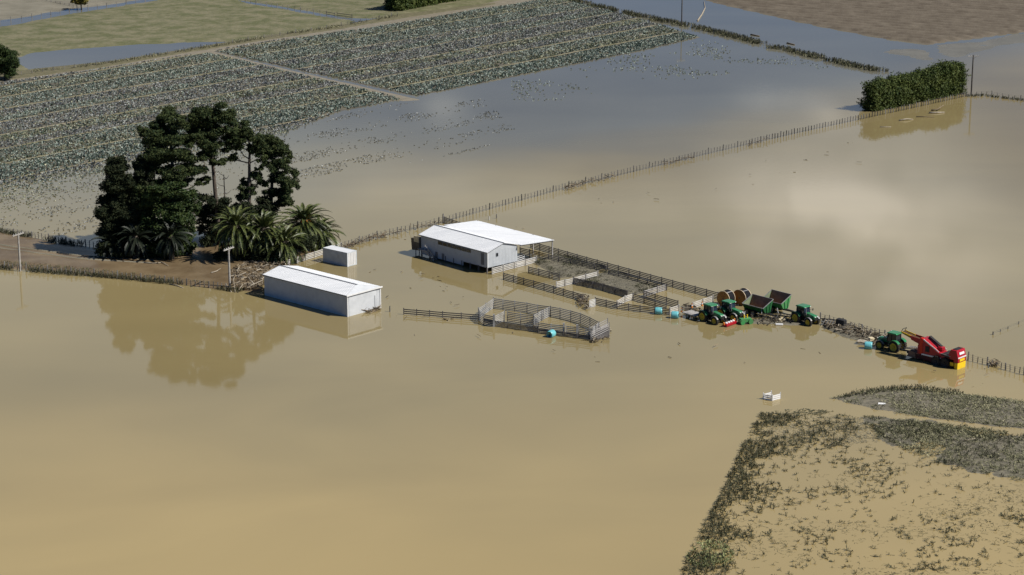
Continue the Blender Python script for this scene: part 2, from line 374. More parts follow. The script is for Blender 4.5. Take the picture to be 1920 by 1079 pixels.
def link(name, me, parent=None, loc=None, bevel=0.0):
    o = bpy.data.objects.new(name, me); COL.objects.link(o)
    if parent: o.parent = parent
    if loc is not None: o.location = loc
    if bevel:
        b = o.modifiers.new('bevel', 'BEVEL'); b.width = bevel; b.segments = 2; b.limit_method = 'ANGLE'
    return o
def np_mesh(name, verts, quads, material):
    me = bpy.data.meshes.new(name)
    verts = np.ascontiguousarray(verts, np.float32).reshape(-1, 3); quads = np.ascontiguousarray(quads, np.int32).reshape(-1, 4)
    me.vertices.add(len(verts)); me.vertices.foreach_set('co', verts.ravel())
    me.loops.add(quads.size); me.loops.foreach_set('vertex_index', quads.ravel())
    me.polygons.add(len(quads)); me.polygons.foreach_set('loop_start', np.arange(0, quads.size, 4, dtype=np.int32))
    me.update(calc_edges=True); me.materials.append(material)
    return me
def tag(o, label=None, cat=None, group=None, kind=None):
    if label: o['label'] = label
    if cat: o['category'] = cat
    if group: o['group'] = group
    if kind: o['kind'] = kind
    return o
def thing(name, label, cat, loc=(0, 0, 0), rotz=0.0, group=None):
    o = bpy.data.objects.new(name, None); COL.objects.link(o)
    o.empty_display_size = 0.3; o.location = loc; o.rotation_euler = (0, 0, rotz)
    return tag(o, label, cat, group)
def copy_tree(o, parent=None):
    c = o.copy(); COL.objects.link(c)
    if parent: c.parent = parent
    for ch in [x for x in scene.objects if x.parent == o]: copy_tree(ch, c)
    return c

# ------------------------------------------------------------------ ground and water
def structure(name, me): return tag(link(name, me), kind='structure')
W_ = 9000.0
nd = 60
gx, gy = np.meshgrid(np.linspace(-W_, W_, nd), np.linspace(-1500, W_ * 1.5, nd))
structure('floodwater', np_mesh('floodwater', np.stack([gx, gy, gx * 0], -1),
          [(j * nd + i, j * nd + i + 1, (j + 1) * nd + i + 1, (j + 1) * nd + i) for j in range(nd - 1) for i in range(nd - 1)], M['water']))
def land(name, poly_px, top, fall, res, material, wob=3.0, wobs=12.0, rough=0.05, zfun=None):
    poly = [tuple(P(u, v)[:2]) for u, v in poly_px]
    xs = [p[0] for p in poly]; ys = [p[1] for p in poly]
    x = np.arange(min(xs) - wob, max(xs) + wob + res, res); y = np.arange(min(ys) - wob, max(ys) + wob + res, res)
    gx, gy = np.meshgrid(x, y)
    d = edge_dist(gx, gy, poly) + (fnoise(gx, gy, wobs) - 0.5) * 2 * wob
    z = np.clip(d / fall, -1, 1) * top
    z = np.where(z > 0, z + (fnoise(gx + 300, gy, wobs * 0.6) - 0.5) * rough, z)
    if zfun: z = zfun(gx, gy, z)
    idx = np.arange(gx.size).reshape(gx.shape)
    q = np.stack([idx[:-1, :-1], idx[:-1, 1:], idx[1:, 1:], idx[1:, :-1]], -1).reshape(-1, 4)
    q = q[(z.ravel()[q] > -0.02).any(1)]
    used, inv = np.unique(q, return_inverse=True)
    V = np.stack([gx.ravel(), gy.ravel(), np.maximum(z.ravel(), -0.15)], -1)[used]
    me = np_mesh(name, V, inv.reshape(-1, 4), material)
    me.polygons.foreach_set('use_smooth', [True] * len(me.polygons))
    return structure(name, me)

row_dir = (P(473, 126) - P(0, 208)); row_dir.z = 0; row_dir.normalize()
row_nrm = Vector((-row_dir.y, row_dir.x, 0))
row_o = P(0, 208)
# how far the crop field stands out of the water: shallow slope to the lower right
shore_a, shore_b = P(0, 350), P(750, 196)
sh = (shore_b - shore_a).normalized(); shn = Vector((-sh.y, sh.x, 0))
def field_level(x, y):
    d = (x - shore_a.x) * shn.x + (y - shore_a.y) * shn.y          # metres above (beyond) the shore line
    return d
LEFT_FIELD = [(-200, 185), (0, 156), (200, 128), (385, 99), (470, 118), (560, 140), (660, 163), (760, 187), (640, 208), (560, 240), (430, 330), (250, 400), (60, 425), (-200, 470)]
RIGHT_FIELD = [(400, 96), (520, 76), (700, 52), (900, 18), (1030, -2), (1060, 0), (1150, 22), (1230, 45), (1312, 70), (1180, 102), (1000, 138), (780, 181), (680, 158), (560, 132)]
def field_z(gx, gy, z):
    c = (gx - row_o.x) * row_nrm.x + (gy - row_o.y) * row_nrm.y
    f = np.sin(c / 0.9 * math.pi) * 0.02
    d = field_level(gx, gy)
    lim = -0.02 + d * 0.008 + (fnoise(gx, gy, 25) - 0.5) * 0.10
    return np.minimum(z, np.maximum(lim, -0.2)) + np.where(z > 0, f, 0)
land('crop_field_ground', LEFT_FIELD, 0.16, 1.5, 0.9, M['fieldmud'], wob=0.8, wobs=9, rough=0.05, zfun=field_z)
land('crop_field_ground', RIGHT_FIELD, 0.16, 1.5, 0.9, M['fieldmud'], wob=0.8, wobs=9, rough=0.05, zfun=field_z)
land('farm_track', [(-200, 186), (0, 153), (160, 128), (330, 101), (480, 76), (700, 44), (900, 10), (960, -10), (1045, -10), (1000, 4), (700, 55), (500, 82), (400, 97), (470, 114), (570, 138), (680, 163), (790, 188), (755, 190), (640, 163), (540, 138), (460, 119), (385, 101), (200, 131), (0, 162), (-200, 195)], 0.13, 0.8, 0.7, M['track'], wob=0.4, wobs=6, rough=0.04)
land('pasture', [(-200, 90), (0, 48), (60, 38), (130, 26), (200, 14), (290, 2), (360, -30), (420, -10), (470, 6), (560, 22), (660, 40), (640, 52), (520, 68), (440, 78), (380, 80), (300, 82), (210, 88), (120, 94), (60, 100), (30, 112), (60, 130), (0, 150), (-200, 184)], 0.3, 6, 1.5, M['pasture'], wob=4, wobs=25, rough=0.3)
land('pasture', [(300, -20), (420, -2), (520, 12), (600, 27), (650, 34), (700, 36), (745, 30), (800, 24), (930, 4), (1000, -12), (1000, -90), (300, -90)], 0.3, 4, 1.5, M['pasture'], wob=2, wobs=25, rough=0.3)
land('verge', [(60, 130), (200, 116), (330, 96), (480, 70), (640, 47), (745, 28), (930, 5), (935, 9), (750, 36), (640, 56), (480, 80), (330, 104), (200, 127), (60, 146), (-60, 160), (-60, 150)], 0.2, 0.8, 0.8, M['verge'], wob=0.6, wobs=5, rough=0.1)
land('ploughed_field', [(1318, 0), (1420, 24), (1540, 50), (1660, 74), (1740, 84), (1830, 72), (1990, 52), (2050, -90), (1250, -90)], 0.5, 3, 0.75, M['plough'], wob=0.8, wobs=10, rough=0.1,
     zfun=lambda x, y, z: z + np.where(z > 0.2, np.sin((x * 0.55 + y * 0.83) / 4.8 * 2 * math.pi) * 0.36 * (0.8 + 0.4 * vnoise(x, y, 6)), 0))
land('silt_bar', [(1670, 98), (1740, 84), (1840, 76), (1960, 62), (1990, 72), (1850, 92), (1800, 112), (1740, 116)], 0.04, 14, 1.2, M['greybar'], wob=7, wobs=18, rough=0.13)
land('mud_flat', [(-200, 66), (0, 40), (60, 31), (130, 20), (200, 10), (290, -3), (330, -50), (-200, -50)], 0.30, 6, 1.5, M['sand'], wob=3, wobs=20, rough=0.30)
land('mud_bank', [(-200, 415), (0, 436), (100, 455), (190, 466), (300, 455), (400, 440), (480, 440), (560, 460), (620, 462), (560, 492), (545, 503), (500, 522), (493, 549), (430, 546), (330, 534), (200, 520), (90, 510), (0, 503), (-200, 490)], 0.45, 3.5, 0.7, M['silt'], wob=1.0, wobs=8, rough=0.22)
RUT = [(-120, 452), (0, 467), (60, 475), (150, 487), (240, 493), (290, 496)]
for off in (-0.95, 0.95):
    up_, dn_ = [], []
    for i, (u, v) in enumerate(RUT):
        p = P(u, v); q = P(*RUT[min(i + 1, len(RUT) - 1)]) - P(*RUT[max(i - 1, 0)]); nq = Vector((-q.y, q.x, 0)).normalized()
        a_, b_ = p + nq * (off + 0.32), p + nq * (off - 0.32); up_.append(proj(a_.x, a_.y)); dn_.append(proj(b_.x, b_.y))
    land('wheel_track', up_ + dn_[::-1], 0.60, 0.25, 0.22, M['sand'], wob=0.16, wobs=4, rough=0.10)
land('debris_bank', [(1545, 606), (1600, 620), (1650, 632), (1700, 646), (1690, 656), (1620, 645), (1580, 632), (1545, 616)], 0.22, 0.9, 0.4, M['greysilt'], wob=0.8, wobs=4, rough=0.1)
land('debris_bank', [(1290, 585), (1330, 592), (1420, 598), (1500, 600), (1540, 606), (1480, 611), (1400, 608), (1330, 603)], 0.15, 0.9, 0.4, M['greysilt'], wob=0.8, wobs=4, rough=0.1)
BED_A = [(1562, 746), (1600, 738), (1650, 730), (1720, 727), (1800, 738), (1920, 754), (2000, 764), (2000, 818), (1920, 805), (1760, 785), (1640, 770), (1595, 757)]
BED_B = [(1620, 783), (1700, 787), (1800, 800), (1920, 815), (2000, 826), (2000, 930), (1920, 905), (1850, 890), (1760, 868), (1700, 846), (1650, 822), (1628, 800)]
land('silt_bed', BED_A, 0.10, 2.0, 0.5, M['greysilt'], wob=1.0, wobs=6, rough=0.12)
land('silt_bed', BED_B, 0.05, 5.0, 0.4, M['greysilt'], wob=3.5, wobs=5, rough=0.14)
PEN_A = [(1000, 492), (1035, 478), (1075, 484), (1135, 499), (1120, 512), (1072, 520), (1050, 522)]
PEN_B = [(1085, 526), (1128, 512), (1150, 509), (1236, 538), (1215, 550), (1180, 553)]
for pp in (PEN_A, PEN_B):
    land('weedy_mound', pp, 0.25, 1.5, 0.4, M['greysilt'], wob=0.5, wobs=4, rough=0.12)

# ------------------------------------------------------------------ scattered plants (masses)
def leaf_blades(pos, n_blade, h, w, lean, seed=0, twist=True):
    """pos (n,3): at each point n_blade quads that rise and lean outward; returns verts, quads"""
    r = np.random.default_rng(seed); n = len(pos)
    az_ = r.random((n, n_blade)) * 2 * math.pi
    hh = h * (0.55 + 0.9 * r.random((n, n_blade))); ln = lean * (0.3 + 1.2 * r.random((n, n_blade)))
    ww = w * (0.6 + 0.8 * r.random((n, n_blade)))
    dx, dy = np.cos(az_), np.sin(az_)
    a2 = az_ + (r.random((n, n_blade)) - 0.5) * (2.4 if twist else 0.6)
    sx, sy = -np.sin(a2) * ww / 2, np.cos(a2) * ww / 2
    base = pos[:, None, :] + np.stack([dx * 0.06, dy * 0.06, 0 * dx], -1)
    topc = base + np.stack([dx * ln, dy * ln, hh], -1)
    s = np.stack([sx, sy, 0 * sx], -1)
    V = np.stack([base - s * 0.6, base + s * 0.6, topc + s, topc - s], 2)
    Q = np.arange(n * n_blade * 4).reshape(-1, 4)
    return V.reshape(-1, 3), Q
def merge(lst):
    V = []; Q = []; o = 0
    for v, q in lst: V.append(v); Q.append(q + o); o += len(v)
    return np.concatenate(V), np.concatenate(Q)
def stuff(name, V, Q, material, label=None):
    o = link(name, np_mesh(name, V, Q, material)); tag(o, label, None, None, 'stuff'); return o

def crop(poly_px, name, label, seed):
    r = np.random.default_rng(seed)
    poly = [tuple(P(u, v)[:2]) for u, v in poly_px]
    pts = np.array([[(Vector((x, y, 0)) - row_o).dot(row_dir), (Vector((x, y, 0)) - row_o).dot(row_nrm)] for x, y in poly])
    a = np.arange(pts[:, 0].min(), pts[:, 0].max(), 0.66); c = np.arange(pts[:, 1].min(), pts[:, 1].max(), 0.82)
    A, Cc = np.meshgrid(a, c)
    A = A + (r.random(A.shape) - 0.5) * 0.6; Cc = Cc + (r.random(A.shape) - 0.5) * 0.25
    x = row_o.x + A * row_dir.x + Cc * row_nrm.x; y = row_o.y + A * row_dir.y + Cc * row_nrm.y
    BW = 13.2
    ph = np.mod(Cc, BW); band = np.floor(Cc / BW).astype(int)
    d = field_level(x, y) + (fnoise(x, y, 22) - 0.5) * 9
    dens = np.clip((d + 7) / 17, 0, 1)
    keep = in_poly(x, y, poly) & (edge_dist(x, y, poly) > 0.3)
    keep &= (ph > 1.25 + (r.random(A.shape) - 0.5) * 0.4) & (r.random(A.shape) < 0.93 * dens + 0.5 * np.exp(np.minimum(d, 0) / 22) * (1 - dens) * (fnoise(x, y + 31, 8) > 0.36))
    keep &= (fnoise(x + 77, y, 4) > 0.27) | (r.random(A.shape) < 0.4)
    x, y, band, ph, d = x[keep], y[keep], band[keep], ph[keep], d[keep]
    sc_ = np.clip((d + 26) / 28, 0.4, 1.0)
    kind = np.mod(band * 7 + (ph > BW * 0.52) * 3, 5)
    sel = r.random(len(x))
    pur = np.isin(kind, (1, 4)) & (sel < 0.75); lim = ((kind == 2) & (sel < 0.5)) | (sel > 0.96)
    for nm, mk, mm in (('cabbage_crop', ~pur & ~lim, 'cabbage'), ('purple_cabbage_crop', pur & ~lim, 'purple'), ('pale_cabbage_crop', lim, 'lime')):
        pos = np.stack([x[mk], y[mk], np.full(mk.sum(), 0.03)], -1)
        q_ = sc_[mk][:, None]
        o1 = leaf_blades(pos, 4, 0.22 * q_, 0.34 * q_, 0.30 * q_, seed + 1)
        o2 = leaf_blades(pos, 2, 0.36 * q_, 0.28 * q_, 0.09 * q_, seed + 2)
        stuff(nm, *merge([o1, o2]), M[mm], label)
    return len(x)
def tramlines(poly_px, label):
    poly = [tuple(P(u, v)[:2]) for u, v in poly_px]
    pts = np.array([[(Vector((x, y, 0)) - row_o).dot(row_dir), (Vector((x, y, 0)) - row_o).dot(row_nrm)] for x, y in poly])
    V = []; Q = []
    for b in range(int(pts[:, 1].min() // 13.2), int(pts[:, 1].max() // 13.2) + 1):
        for a0 in np.arange(pts[:, 0].min(), pts[:, 0].max(), 2.0):
            c0 = b * 13.2 + 0.6 + math.sin(a0 * 0.07 + b) * 0.12
            m = row_o + row_dir * (a0 + 1) + row_nrm * c0
            dd = float(field_level(m.x, m.y))
            if not in_poly(np.array([m.x]), np.array([m.y]), poly)[0] or dd < -2 or float(edge_dist(np.array([m.x]), np.array([m.y]), poly)[0]) < 1: continue
            o = len(V); z = 0.20 if dd > 20 else 0.06 + 0.007 * max(dd, 0); w = 0.42 + 0.12 * math.sin(a0 * 0.3 + b * 2)
            for aa, cc in ((a0, -w), (a0 + 2.02, -w), (a0 + 2.02, w), (a0, w)): V.append(tuple(row_o + row_dir * aa + row_nrm * (c0 + cc)) [:2] + (z,))
            Q.append((o, o + 1, o + 2, o + 3))
    structure('tramline', np_mesh('tramline', V, Q, M['tram']))
tramlines(LEFT_FIELD, ''); tramlines(RIGHT_FIELD, '')
crop(LEFT_FIELD, 'cabbage_crop', 'rows of silted cabbages in the flooded field', 11)
crop(RIGHT_FIELD, 'cabbage_crop', 'rows of silted cabbages in the flooded field', 21)
def scatter(poly_px, spacing, dens, seed):
    """world points inside a surveyed outline; dens(u, v, x, y) gives the share kept"""
    r = np.random.default_rng(seed)
    poly = [tuple(P(u, v)[:2]) for u, v in poly_px]
    xs = [p[0] for p in poly]; ys = [p[1] for p in poly]
    gx, gy = np.meshgrid(np.arange(min(xs), max(xs), spacing), np.arange(min(ys), max(ys), spacing))
    gx = gx + (r.random(gx.shape) - 0.5) * spacing * 0.95; gy = gy + (r.random(gx.shape) - 0.5) * spacing * 0.95
    k = in_poly(gx, gy, poly); gx, gy = gx[k], gy[k]
    u, v = proj(gx, gy); k = r.random(gx.shape) < dens(u, v, gx, gy)
    return np.stack([gx[k], gy[k], np.zeros(k.sum())], -1)
# cabbages drowned in the shallows beyond the crop
DROWNED = [(960, 150), (1180, 104), (1310, 74), (1440, 96), (1560, 128), (1400, 136), (1200, 160), (1080, 190), (960, 190)]
pts = scatter(DROWNED, 0.8, lambda u, v, x, y: np.clip((fnoise(x, y, 12) - 0.47) * 2.2 + 0.02, 0, 0.4) * np.clip((fnoise(x + 40, y, 50) - 0.35) * 4, 0, 1), 31)
stuff('drowned_cabbage', *leaf_blades(pts, 4, 0.16, 0.22, 0.2, 3), M['cabbage'], 'scattered cabbages standing in shallow water')
DROWNED2 = [(0, 330), (250, 315), (430, 285), (560, 240), (700, 200), (900, 180), (980, 255), (860, 290), (640, 330), (500, 370), (350, 420), (120, 445), (0, 425)]
def band_d(u, v, x, y):
    c = (x - row_o.x) * row_nrm.x + (y - row_o.y) * row_nrm.y
    return np.clip((fnoise(x, y, 10) - 0.38) * 2.0, 0.05, 0.5) * (np.mod(c, 13.2) > 5.5)
pts = scatter(DROWNED2, 0.62, band_d, 33)
stuff('drowned_cabbage', *leaf_blades(pts, 4, 0.12, 0.18, 0.16, 5), M['purple'], 'scattered cabbages standing in shallow water')

DROWNED3 = [(-60, 362), (0, 346), (200, 304), (430, 254), (560, 222), (560, 238), (430, 300), (250, 352), (0, 402), (-60, 412)]
pts = scatter(DROWNED3, 0.55, lambda u, v, x, y: np.clip((fnoise(x, y, 7) - 0.25) * 1.6, 0.1, 0.6) * np.clip(1.2 - (v - (346 - 0.212 * u)) / 55, 0.1, 1), 35)
stuff('drowned_cabbage', *leaf_blades(pts, 3, 0.10, 0.24, 0.2, 7), M['lime'], 'silt coated seedlings in the mud below the crop')
# the weed bed in the corner of the photo
ALLBED = [(1425, 775), (1560, 776), (1640, 782), (1800, 798), (2000, 824), (2050, 1110), (1270, 1110), (1283, 1060), (1300, 1020), (1350, 930), (1385, 850)]
STRIP = [(1420, 776), (1452, 785), (1480, 800), (1500, 830), (1482, 860), (1440, 925), (1420, 990), (1395, 1030), (1380, 1110), (1275, 1110), (1290, 1050), (1312, 1010), (1350, 930), (1385, 850)]
TOPB = [(1440, 780), (1640, 785), (1700, 800), (1640, 830), (1560, 836), (1500, 850), (1440, 840)]
CLUMPG = [(1284, 1045), (1305, 1018), (1345, 1012), (1375, 1035), (1370, 1062), (1330, 1068), (1295, 1060)]
def bed_d(u, v, x, y):
    n = fnoise(x, y, 5.0) + 0.35 * (vnoise(x + 9, y, 1.3) - 0.5)
    w = u - np.interp(v, [770, 850, 930, 1000, 1055, 1110], [1428, 1386, 1351, 1313, 1289, 1276])
    fl_ = np.clip(1.25 - np.abs(w) / 95, 0, 1) * (w > -4)
    ft = np.clip(1 - (v - 779 - (u - 1430) * 0.05) / 70, 0, 1) * np.clip((u - 1415) / 20, 0, 1)
    fb_ = np.where(in_poly(u, v, BED_B), 0.45, 0)
    f = np.maximum(np.maximum(fl_, 0.42 * ft), fb_)
    return np.clip((n - 0.52 + 0.27 * f) * (1.0 + 1.6 * f), 0.022 + 0.10 * f, 0.32 + 0.4 * fl_)
pts = scatter(ALLBED, 0.36, bed_d, 41)
u_, v_ = proj(pts[:, 0], pts[:, 1])
open_water = ~(in_poly(u_, v_, TOPB) | in_poly(u_, v_, STRIP) | in_poly(u_, v_, BED_B))
ow = np.where(open_water & (u_ < 1915) & (v_ < 1075))[0]
pick = rng.permutation(ow)[:300]
rest = np.setdiff1d(np.arange(len(pts)), pick)
stuff('drowned_weeds', *merge([leaf_blades(pts[rest], 6, np.where(open_water[rest], 0.22, 0.33)[:, None], 0.06, 0.20, 6), leaf_blades(pts[rest], 4, 0.06, 0.10, 0.40, 8)]), M['weed'], 'dark weeds standing in the flooded bed')
tufts = []
for k in range(6):
    V, Q = merge([leaf_blades(np.zeros((1, 3)), 6, 0.42, 0.055, 0.24, 50 + k), leaf_blades(np.zeros((1, 3)), 4, 0.14, 0.12, 0.32, 70 + k)])
    tufts.append(np_mesh('weed_tuft', V, Q, M['weed']))
for i in pick:
    o = link('weed_tuft', random.choice(tufts), None, Vector(pts[i]))
    o.rotation_euler = (0, 0, random.random() * 6.28); s = random.uniform(0.4, 1.1); o.scale = (s, s, s * random.uniform(0.7, 1.3))
    tag(o, 'small dark weed tuft poking out of the brown water beside the weed bed', 'weed', 'weed tufts standing apart in the brown water')
fl = scatter(ALLBED, 0.42, lambda u, v, x, y: np.clip((fnoise(x * 0.6, y * 1.5 + 90, 7) - 0.44) * 1.5, 0.015, 0.5) * np.where(in_poly(u, v, TOPB), 1.5, 1.0), 58)
stuff('floating_stems', *leaf_blades(fl, 3, 0.035, 0.05, 0.40, 59), M['weed'], 'broken stems floating flat between the weeds')
fl = scatter(TOPB, 0.4, lambda u, v, x, y: np.clip((fnoise(x, y + 50, 6) - 0.40) * 2.2, 0.02, 0.8), 60)
stuff('floating_stems', *leaf_blades(fl, 4, 0.05, 0.07, 0.40, 61), M['drystem'], 'grey stems matted on the water at the head of the bed')
def low_d(u, v, x, y): return np.clip((fnoise(x, y, 6) - 0.22) * 2.2, 0.1, 0.9)
pa = scatter(BED_A, 0.42, low_d, 43); pb = scatter(BED_B, 0.42, lambda u, v, x, y: low_d(u, v, x, y) * np.clip((u - 1600) / 140, 0.25, 1) * np.clip((905 - v) / 50, 0.15, 1), 44)
pab = np.concatenate([pa, pb]); pab[:, 2] = 0.05
stuff('bleached_crop_stems', *merge([leaf_blades(pab, 4, 0.22, 0.09, 0.36, 9), leaf_blades(pab, 4, 0.08, 0.09, 0.6, 10)]), M['stem'], 'bent bleached crop stems lying over grey silt')
EDGE_A = [(1562, 748), (1600, 736), (1650, 727), (1720, 724), (1800, 735), (1810, 742), (1720, 735), (1650, 738), (1600, 746)]
pe = scatter(EDGE_A, 0.4, lambda u, v, x, y: 0.8 + 0 * u, 45)
stuff('bank_weeds', *leaf_blades(pe, 5, 0.36, 0.07, 0.22, 12), M['weed'], 'dark weeds along the far edge of the silt bed')
pg = scatter(CLUMPG, 0.34, lambda u, v, x, y: np.clip((fnoise(x, y, 2.5) - 0.2) * 2, 0.1, 0.9), 46)
stuff('green_weeds', *merge([leaf_blades(pg, 5, 0.22, 0.10, 0.28, 13)]), M['greenweed'], 'mat of fresh green weeds at the tip of the bed')
FLOAT = [(1470, 770), (1510, 767), (1565, 772), (1540, 777), (1490, 776)]
pf = scatter(FLOAT, 0.4, lambda u, v, x, y: np.clip((fnoise(x, y, 4) - 0.45) * 3, 0, 0.6), 47)
stuff('floating_weeds', *leaf_blades(pf, 5, 0.05, 0.12, 0.4, 14), M['weed'], 'thin raft of floating weeds')
for pp, sd_ in ((PEN_A, 48), (PEN_B, 49)):
    q = scatter(pp, 0.34, lambda u, v, x, y: np.clip((fnoise(x, y, 3) - 0.28) * 2.6, 0.1, 0.95), sd_); q[:, 2] = 0.15
    q = q[fnoise(q[:, 0], q[:, 1], 4) > 0.5]
    q2 = scatter(pp, 0.34, lambda u, v, x, y: 0.7 + 0 * u, sd_ + 30); q2[:, 2] = 0.2
    stuff('pen_weeds', *merge([leaf_blades(q, 5, 0.2, 0.07, 0.24, sd_), leaf_blades(q[::3], 4, 0.3, 0.06, 0.3, sd_ + 5)]), M['weed'] , 'grey green weeds filling the pen')
    stuff('pen_stems', *leaf_blades(q2[::2], 5, 0.12, 0.06, 0.32, sd_ + 9), M['drystem'], 'bleached stems among the pen weeds')
def strip_pts(path, width, step, dens, seed, z=0.1):
    r = np.random.default_rng(seed); out = []
    for (a, b) in zip(path[:-1], path[1:]):
        A, B = P(*a), P(*b); L = (B - A).length; n = int(L / step)
        d = (B - A).normalized(); nn = Vector((-d.y, d.x, 0))
        for i in range(n):
            q = A + d * (i * step + r.random() * step) + nn * (r.random() - 0.5) * width
            if fnoise(np.array([q.x]), np.array([q.y]), 7)[0] > 1 - dens - 0.1 and r.random() < dens + 0.2: out.append((q.x, q.y, z))
    return np.array(out)
DRAIN = [(1040, -12), (1075, 2), (1150, 20), (1230, 38), (1280, 47), (1340, 60), (1400, 76), (1460, 92), (1520, 105), (1580, 120), (1655, 136)]
q = strip_pts(DRAIN, 4.0, 0.10, 0.55, 51, 0.0)
stuff('drain_reeds', *leaf_blades(q, 6, 0.75, 0.11, 0.35, 15), M['verge'] if False else M['weed'], 'rough grass growing along the drain')
q = strip_pts(DRAIN, 5.0, 0.16, 0.55, 52, 0.0)
stuff('drain_grass', *leaf_blades(q, 6, 0.5, 0.12, 0.4, 16), M['stem'], 'bleached grass along the drain')
BANKEDGE = [(-150, 492), (0, 503), (90, 512), (185, 519), (300, 530), (400, 541), (470, 549)]
q = strip_pts(BANKEDGE, 1.6, 0.07, 0.6, 53, 0.05)
stuff('bank_grass', *leaf_blades(q, 6, 0.5, 0.07, 0.3, 17), M['weed'], 'rank grass along the water edge of the mud bank')
q = strip_pts([(-150, 421), (0, 437), (60, 446), (110, 455), (150, 462)], 2.2, 0.07, 0.6, 54, 0.05)
stuff('bank_grass', *leaf_blades(q, 6, 0.55, 0.07, 0.3, 18), M['weed'], 'rank grass along the field side of the mud bank')
q = scatter([(-60, 488), (90, 500), (190, 510), (330, 525), (400, 535), (180, 517), (0, 501)], 0.4, lambda u, v, x, y: 0.45 + 0 * u, 55); q[:, 2] = 0.3
stuff('bank_grass', *leaf_blades(q, 5, 0.22, 0.07, 0.3, 19), M['bankgrass'], 'flattened green grass on the mud bank')
q = strip_pts([(60, 136), (200, 121), (330, 100), (480, 75), (640, 51), (745, 31)], 3.0, 0.15, 0.5, 56, 0.2)
stuff('verge_grass', *leaf_blades(q, 5, 0.5, 0.1, 0.35, 20), M['stem'], 'bleached grass along the track fence')
q = strip_pts([(1810, 181), (1850, 180), (1880, 184), (1925, 190), (1990, 198)], 2.0, 0.12, 0.5, 57, 0.0)
stuff('verge_grass', *leaf_blades(q, 5, 0.4, 0.1, 0.35, 22), M['weed'], 'grass along the fence beyond the hedge')
# driftwood mass on the bank
def sticks(poly_px, n, seed, z=0.35, ln=(0.4, 2.2), rad=(0.02, 0.07), tilt=0.25):
    r = random.Random(seed); mb = MB(); poly = poly_px
    us = [p[0] for p in poly]; vs = [p[1] for p in poly]; c = 0
    while c < n:
        u, v = r.uniform(min(us), max(us)), r.uniform(min(vs), max(vs))
        if not in_poly(np.array([u]), np.array([v]), poly)[0]: continue
        c += 1; p = P(u, v); a = r.uniform(0, 6.28); L = r.uniform(*ln) * r.random(); t = r.uniform(-tilt, tilt); w = r.uniform(*rad)
        d = Vector((math.cos(a), math.sin(a), t)) * L / 2; p.z = z + r.uniform(-0.1, 0.3) + abs(d.z)
        mb.beam(p - d, p + d, w * 2, w * 2)
    return mb
WOODP = [(440, 505), (480, 492), (545, 488), (560, 492), (520, 505), (497, 522), (494, 546), (440, 544), (430, 530)]
tag(sticks(WOODP, 900, 3).build('driftwood', M['debris']), 'tangle of driftwood stranded on the mud bank', kind='stuff')
tag(sticks(WOODP, 160, 4, z=0.5, ln=(0.8, 3.0), rad=(0.03, 0.07)).build('driftwood', M['deadwood']), 'bleached sticks stranded on the mud bank', kind='stuff')
for pl, n, sd_ in (([(1540, 600), (1600, 612), (1650, 628), (1690, 650), (1640, 648), (1590, 632), (1545, 614)], 420, 5),
                   ([(1380, 600), (1430, 594), (1480, 596), (1500, 604), (1470, 612), (1420, 608)], 90, 6),
                   ([(1280, 575), (1310, 580), (1330, 588), (1330, 600), (1290, 590)], 120, 7),
                   ([(1080, 556), (1104, 558), (1102, 582), (1085, 578)], 80, 8),
                   ([(1092, 628), (1140, 618), (1142, 640), (1110, 645)], 80, 9)):
    tag(sticks(pl, n, sd_, z=0.2, ln=(0.5, 2.0)).build('driftwood', M['wrack']), 'flood wrack of sticks and reeds caught on the fence line', kind='stuff')
    tag(sticks(pl, n // 5, sd_ + 50, z=0.35, ln=(0.6, 2.4)).build('driftwood', M['deadwood']), 'bleached sticks in the flood wrack', kind='stuff')

# ------------------------------------------------------------------ fences
def rail_run(root, O, pts, h, nr, spacing, material, z0=0.0, bw=0.16, last=True, over=0.12, postw=0.15):
    """rails (one object per height) and posts along surveyed points"""
    W = [P(u, v) for u, v in pts]
    post_me = None
    for i in range(nr):
        zz = z0 + (i + 0.55) * h / nr; mb = MB()
        for a, b in zip(W[:-1], W[1:]):
            d = (b - a).normalized(); nn = Vector((-d.y, d.x, 0)) * (postw / 2 + 0.022)
            mb.beam(a - O + nn + Vector((0, 0, zz)), b - O + nn + Vector((0, 0, zz)), 0.04, bw)
        mb.build('rail', material, root)
    k = 0
    pm = MB(); pm.box((0, 0, (h + over + z0 - 0.4) / 2), (postw, postw, h + over + z0 + 0.4))
    me = bpy.data.meshes.new('post'); me.from_pydata(pm.v, [], pm.f); me.materials.append(material); me.update()
    for a, b in zip(W[:-1], W[1:]):
        n = max(1, round((b - a).length / spacing))
        for j in range(n + (1 if b is W[-1] else 0)):
            link('post', me, root, a.lerp(b, j / n) - O)
def rail_fence(label, runs, h=1.15, nr=4, spacing=2.6, material='rail', name='rail_fence', cat='fence', group=None):
    O = P(*runs[0][0]); t = thing(name, label, cat, O, 0, group)
    for r_ in runs: rail_run(t, O, r_, h, nr, spacing, M[material])
    return t
def down(pts, n=12): return [(u, v + n) for u, v in pts]
G1 = 'timber rail fences of the sheep pens'
rail_fence('long dark rail fence along the far side of the sheep pens', [[(995, 464), (1100, 494), (1220, 527), (1346, 561)]], material='darkrail', group=G1)
rail_fence('dark rail fence of the inner lane beside the weedy pens', [[(975, 476), (1047, 493), (1137, 511)], [(1141, 517), (1196, 530), (1250, 545)]], material='darkrail', group=G1)
rail_fence('dark rail fence nearest the round yard, from woolshed corner to wrack heap', [[(944, 524), (1020, 544), (1093, 565)]], material='darkrail', group=G1)
rail_fence('dark rail fence running to the two aqua bales', [[(1116, 571), (1157, 580), (1200, 586), (1255, 592)]], material='darkrail', group=G1)
rail_fence('short dark rail fence below the first weedy pen', [[(991, 512), (1049, 526)]], material='darkrail', group=G1)
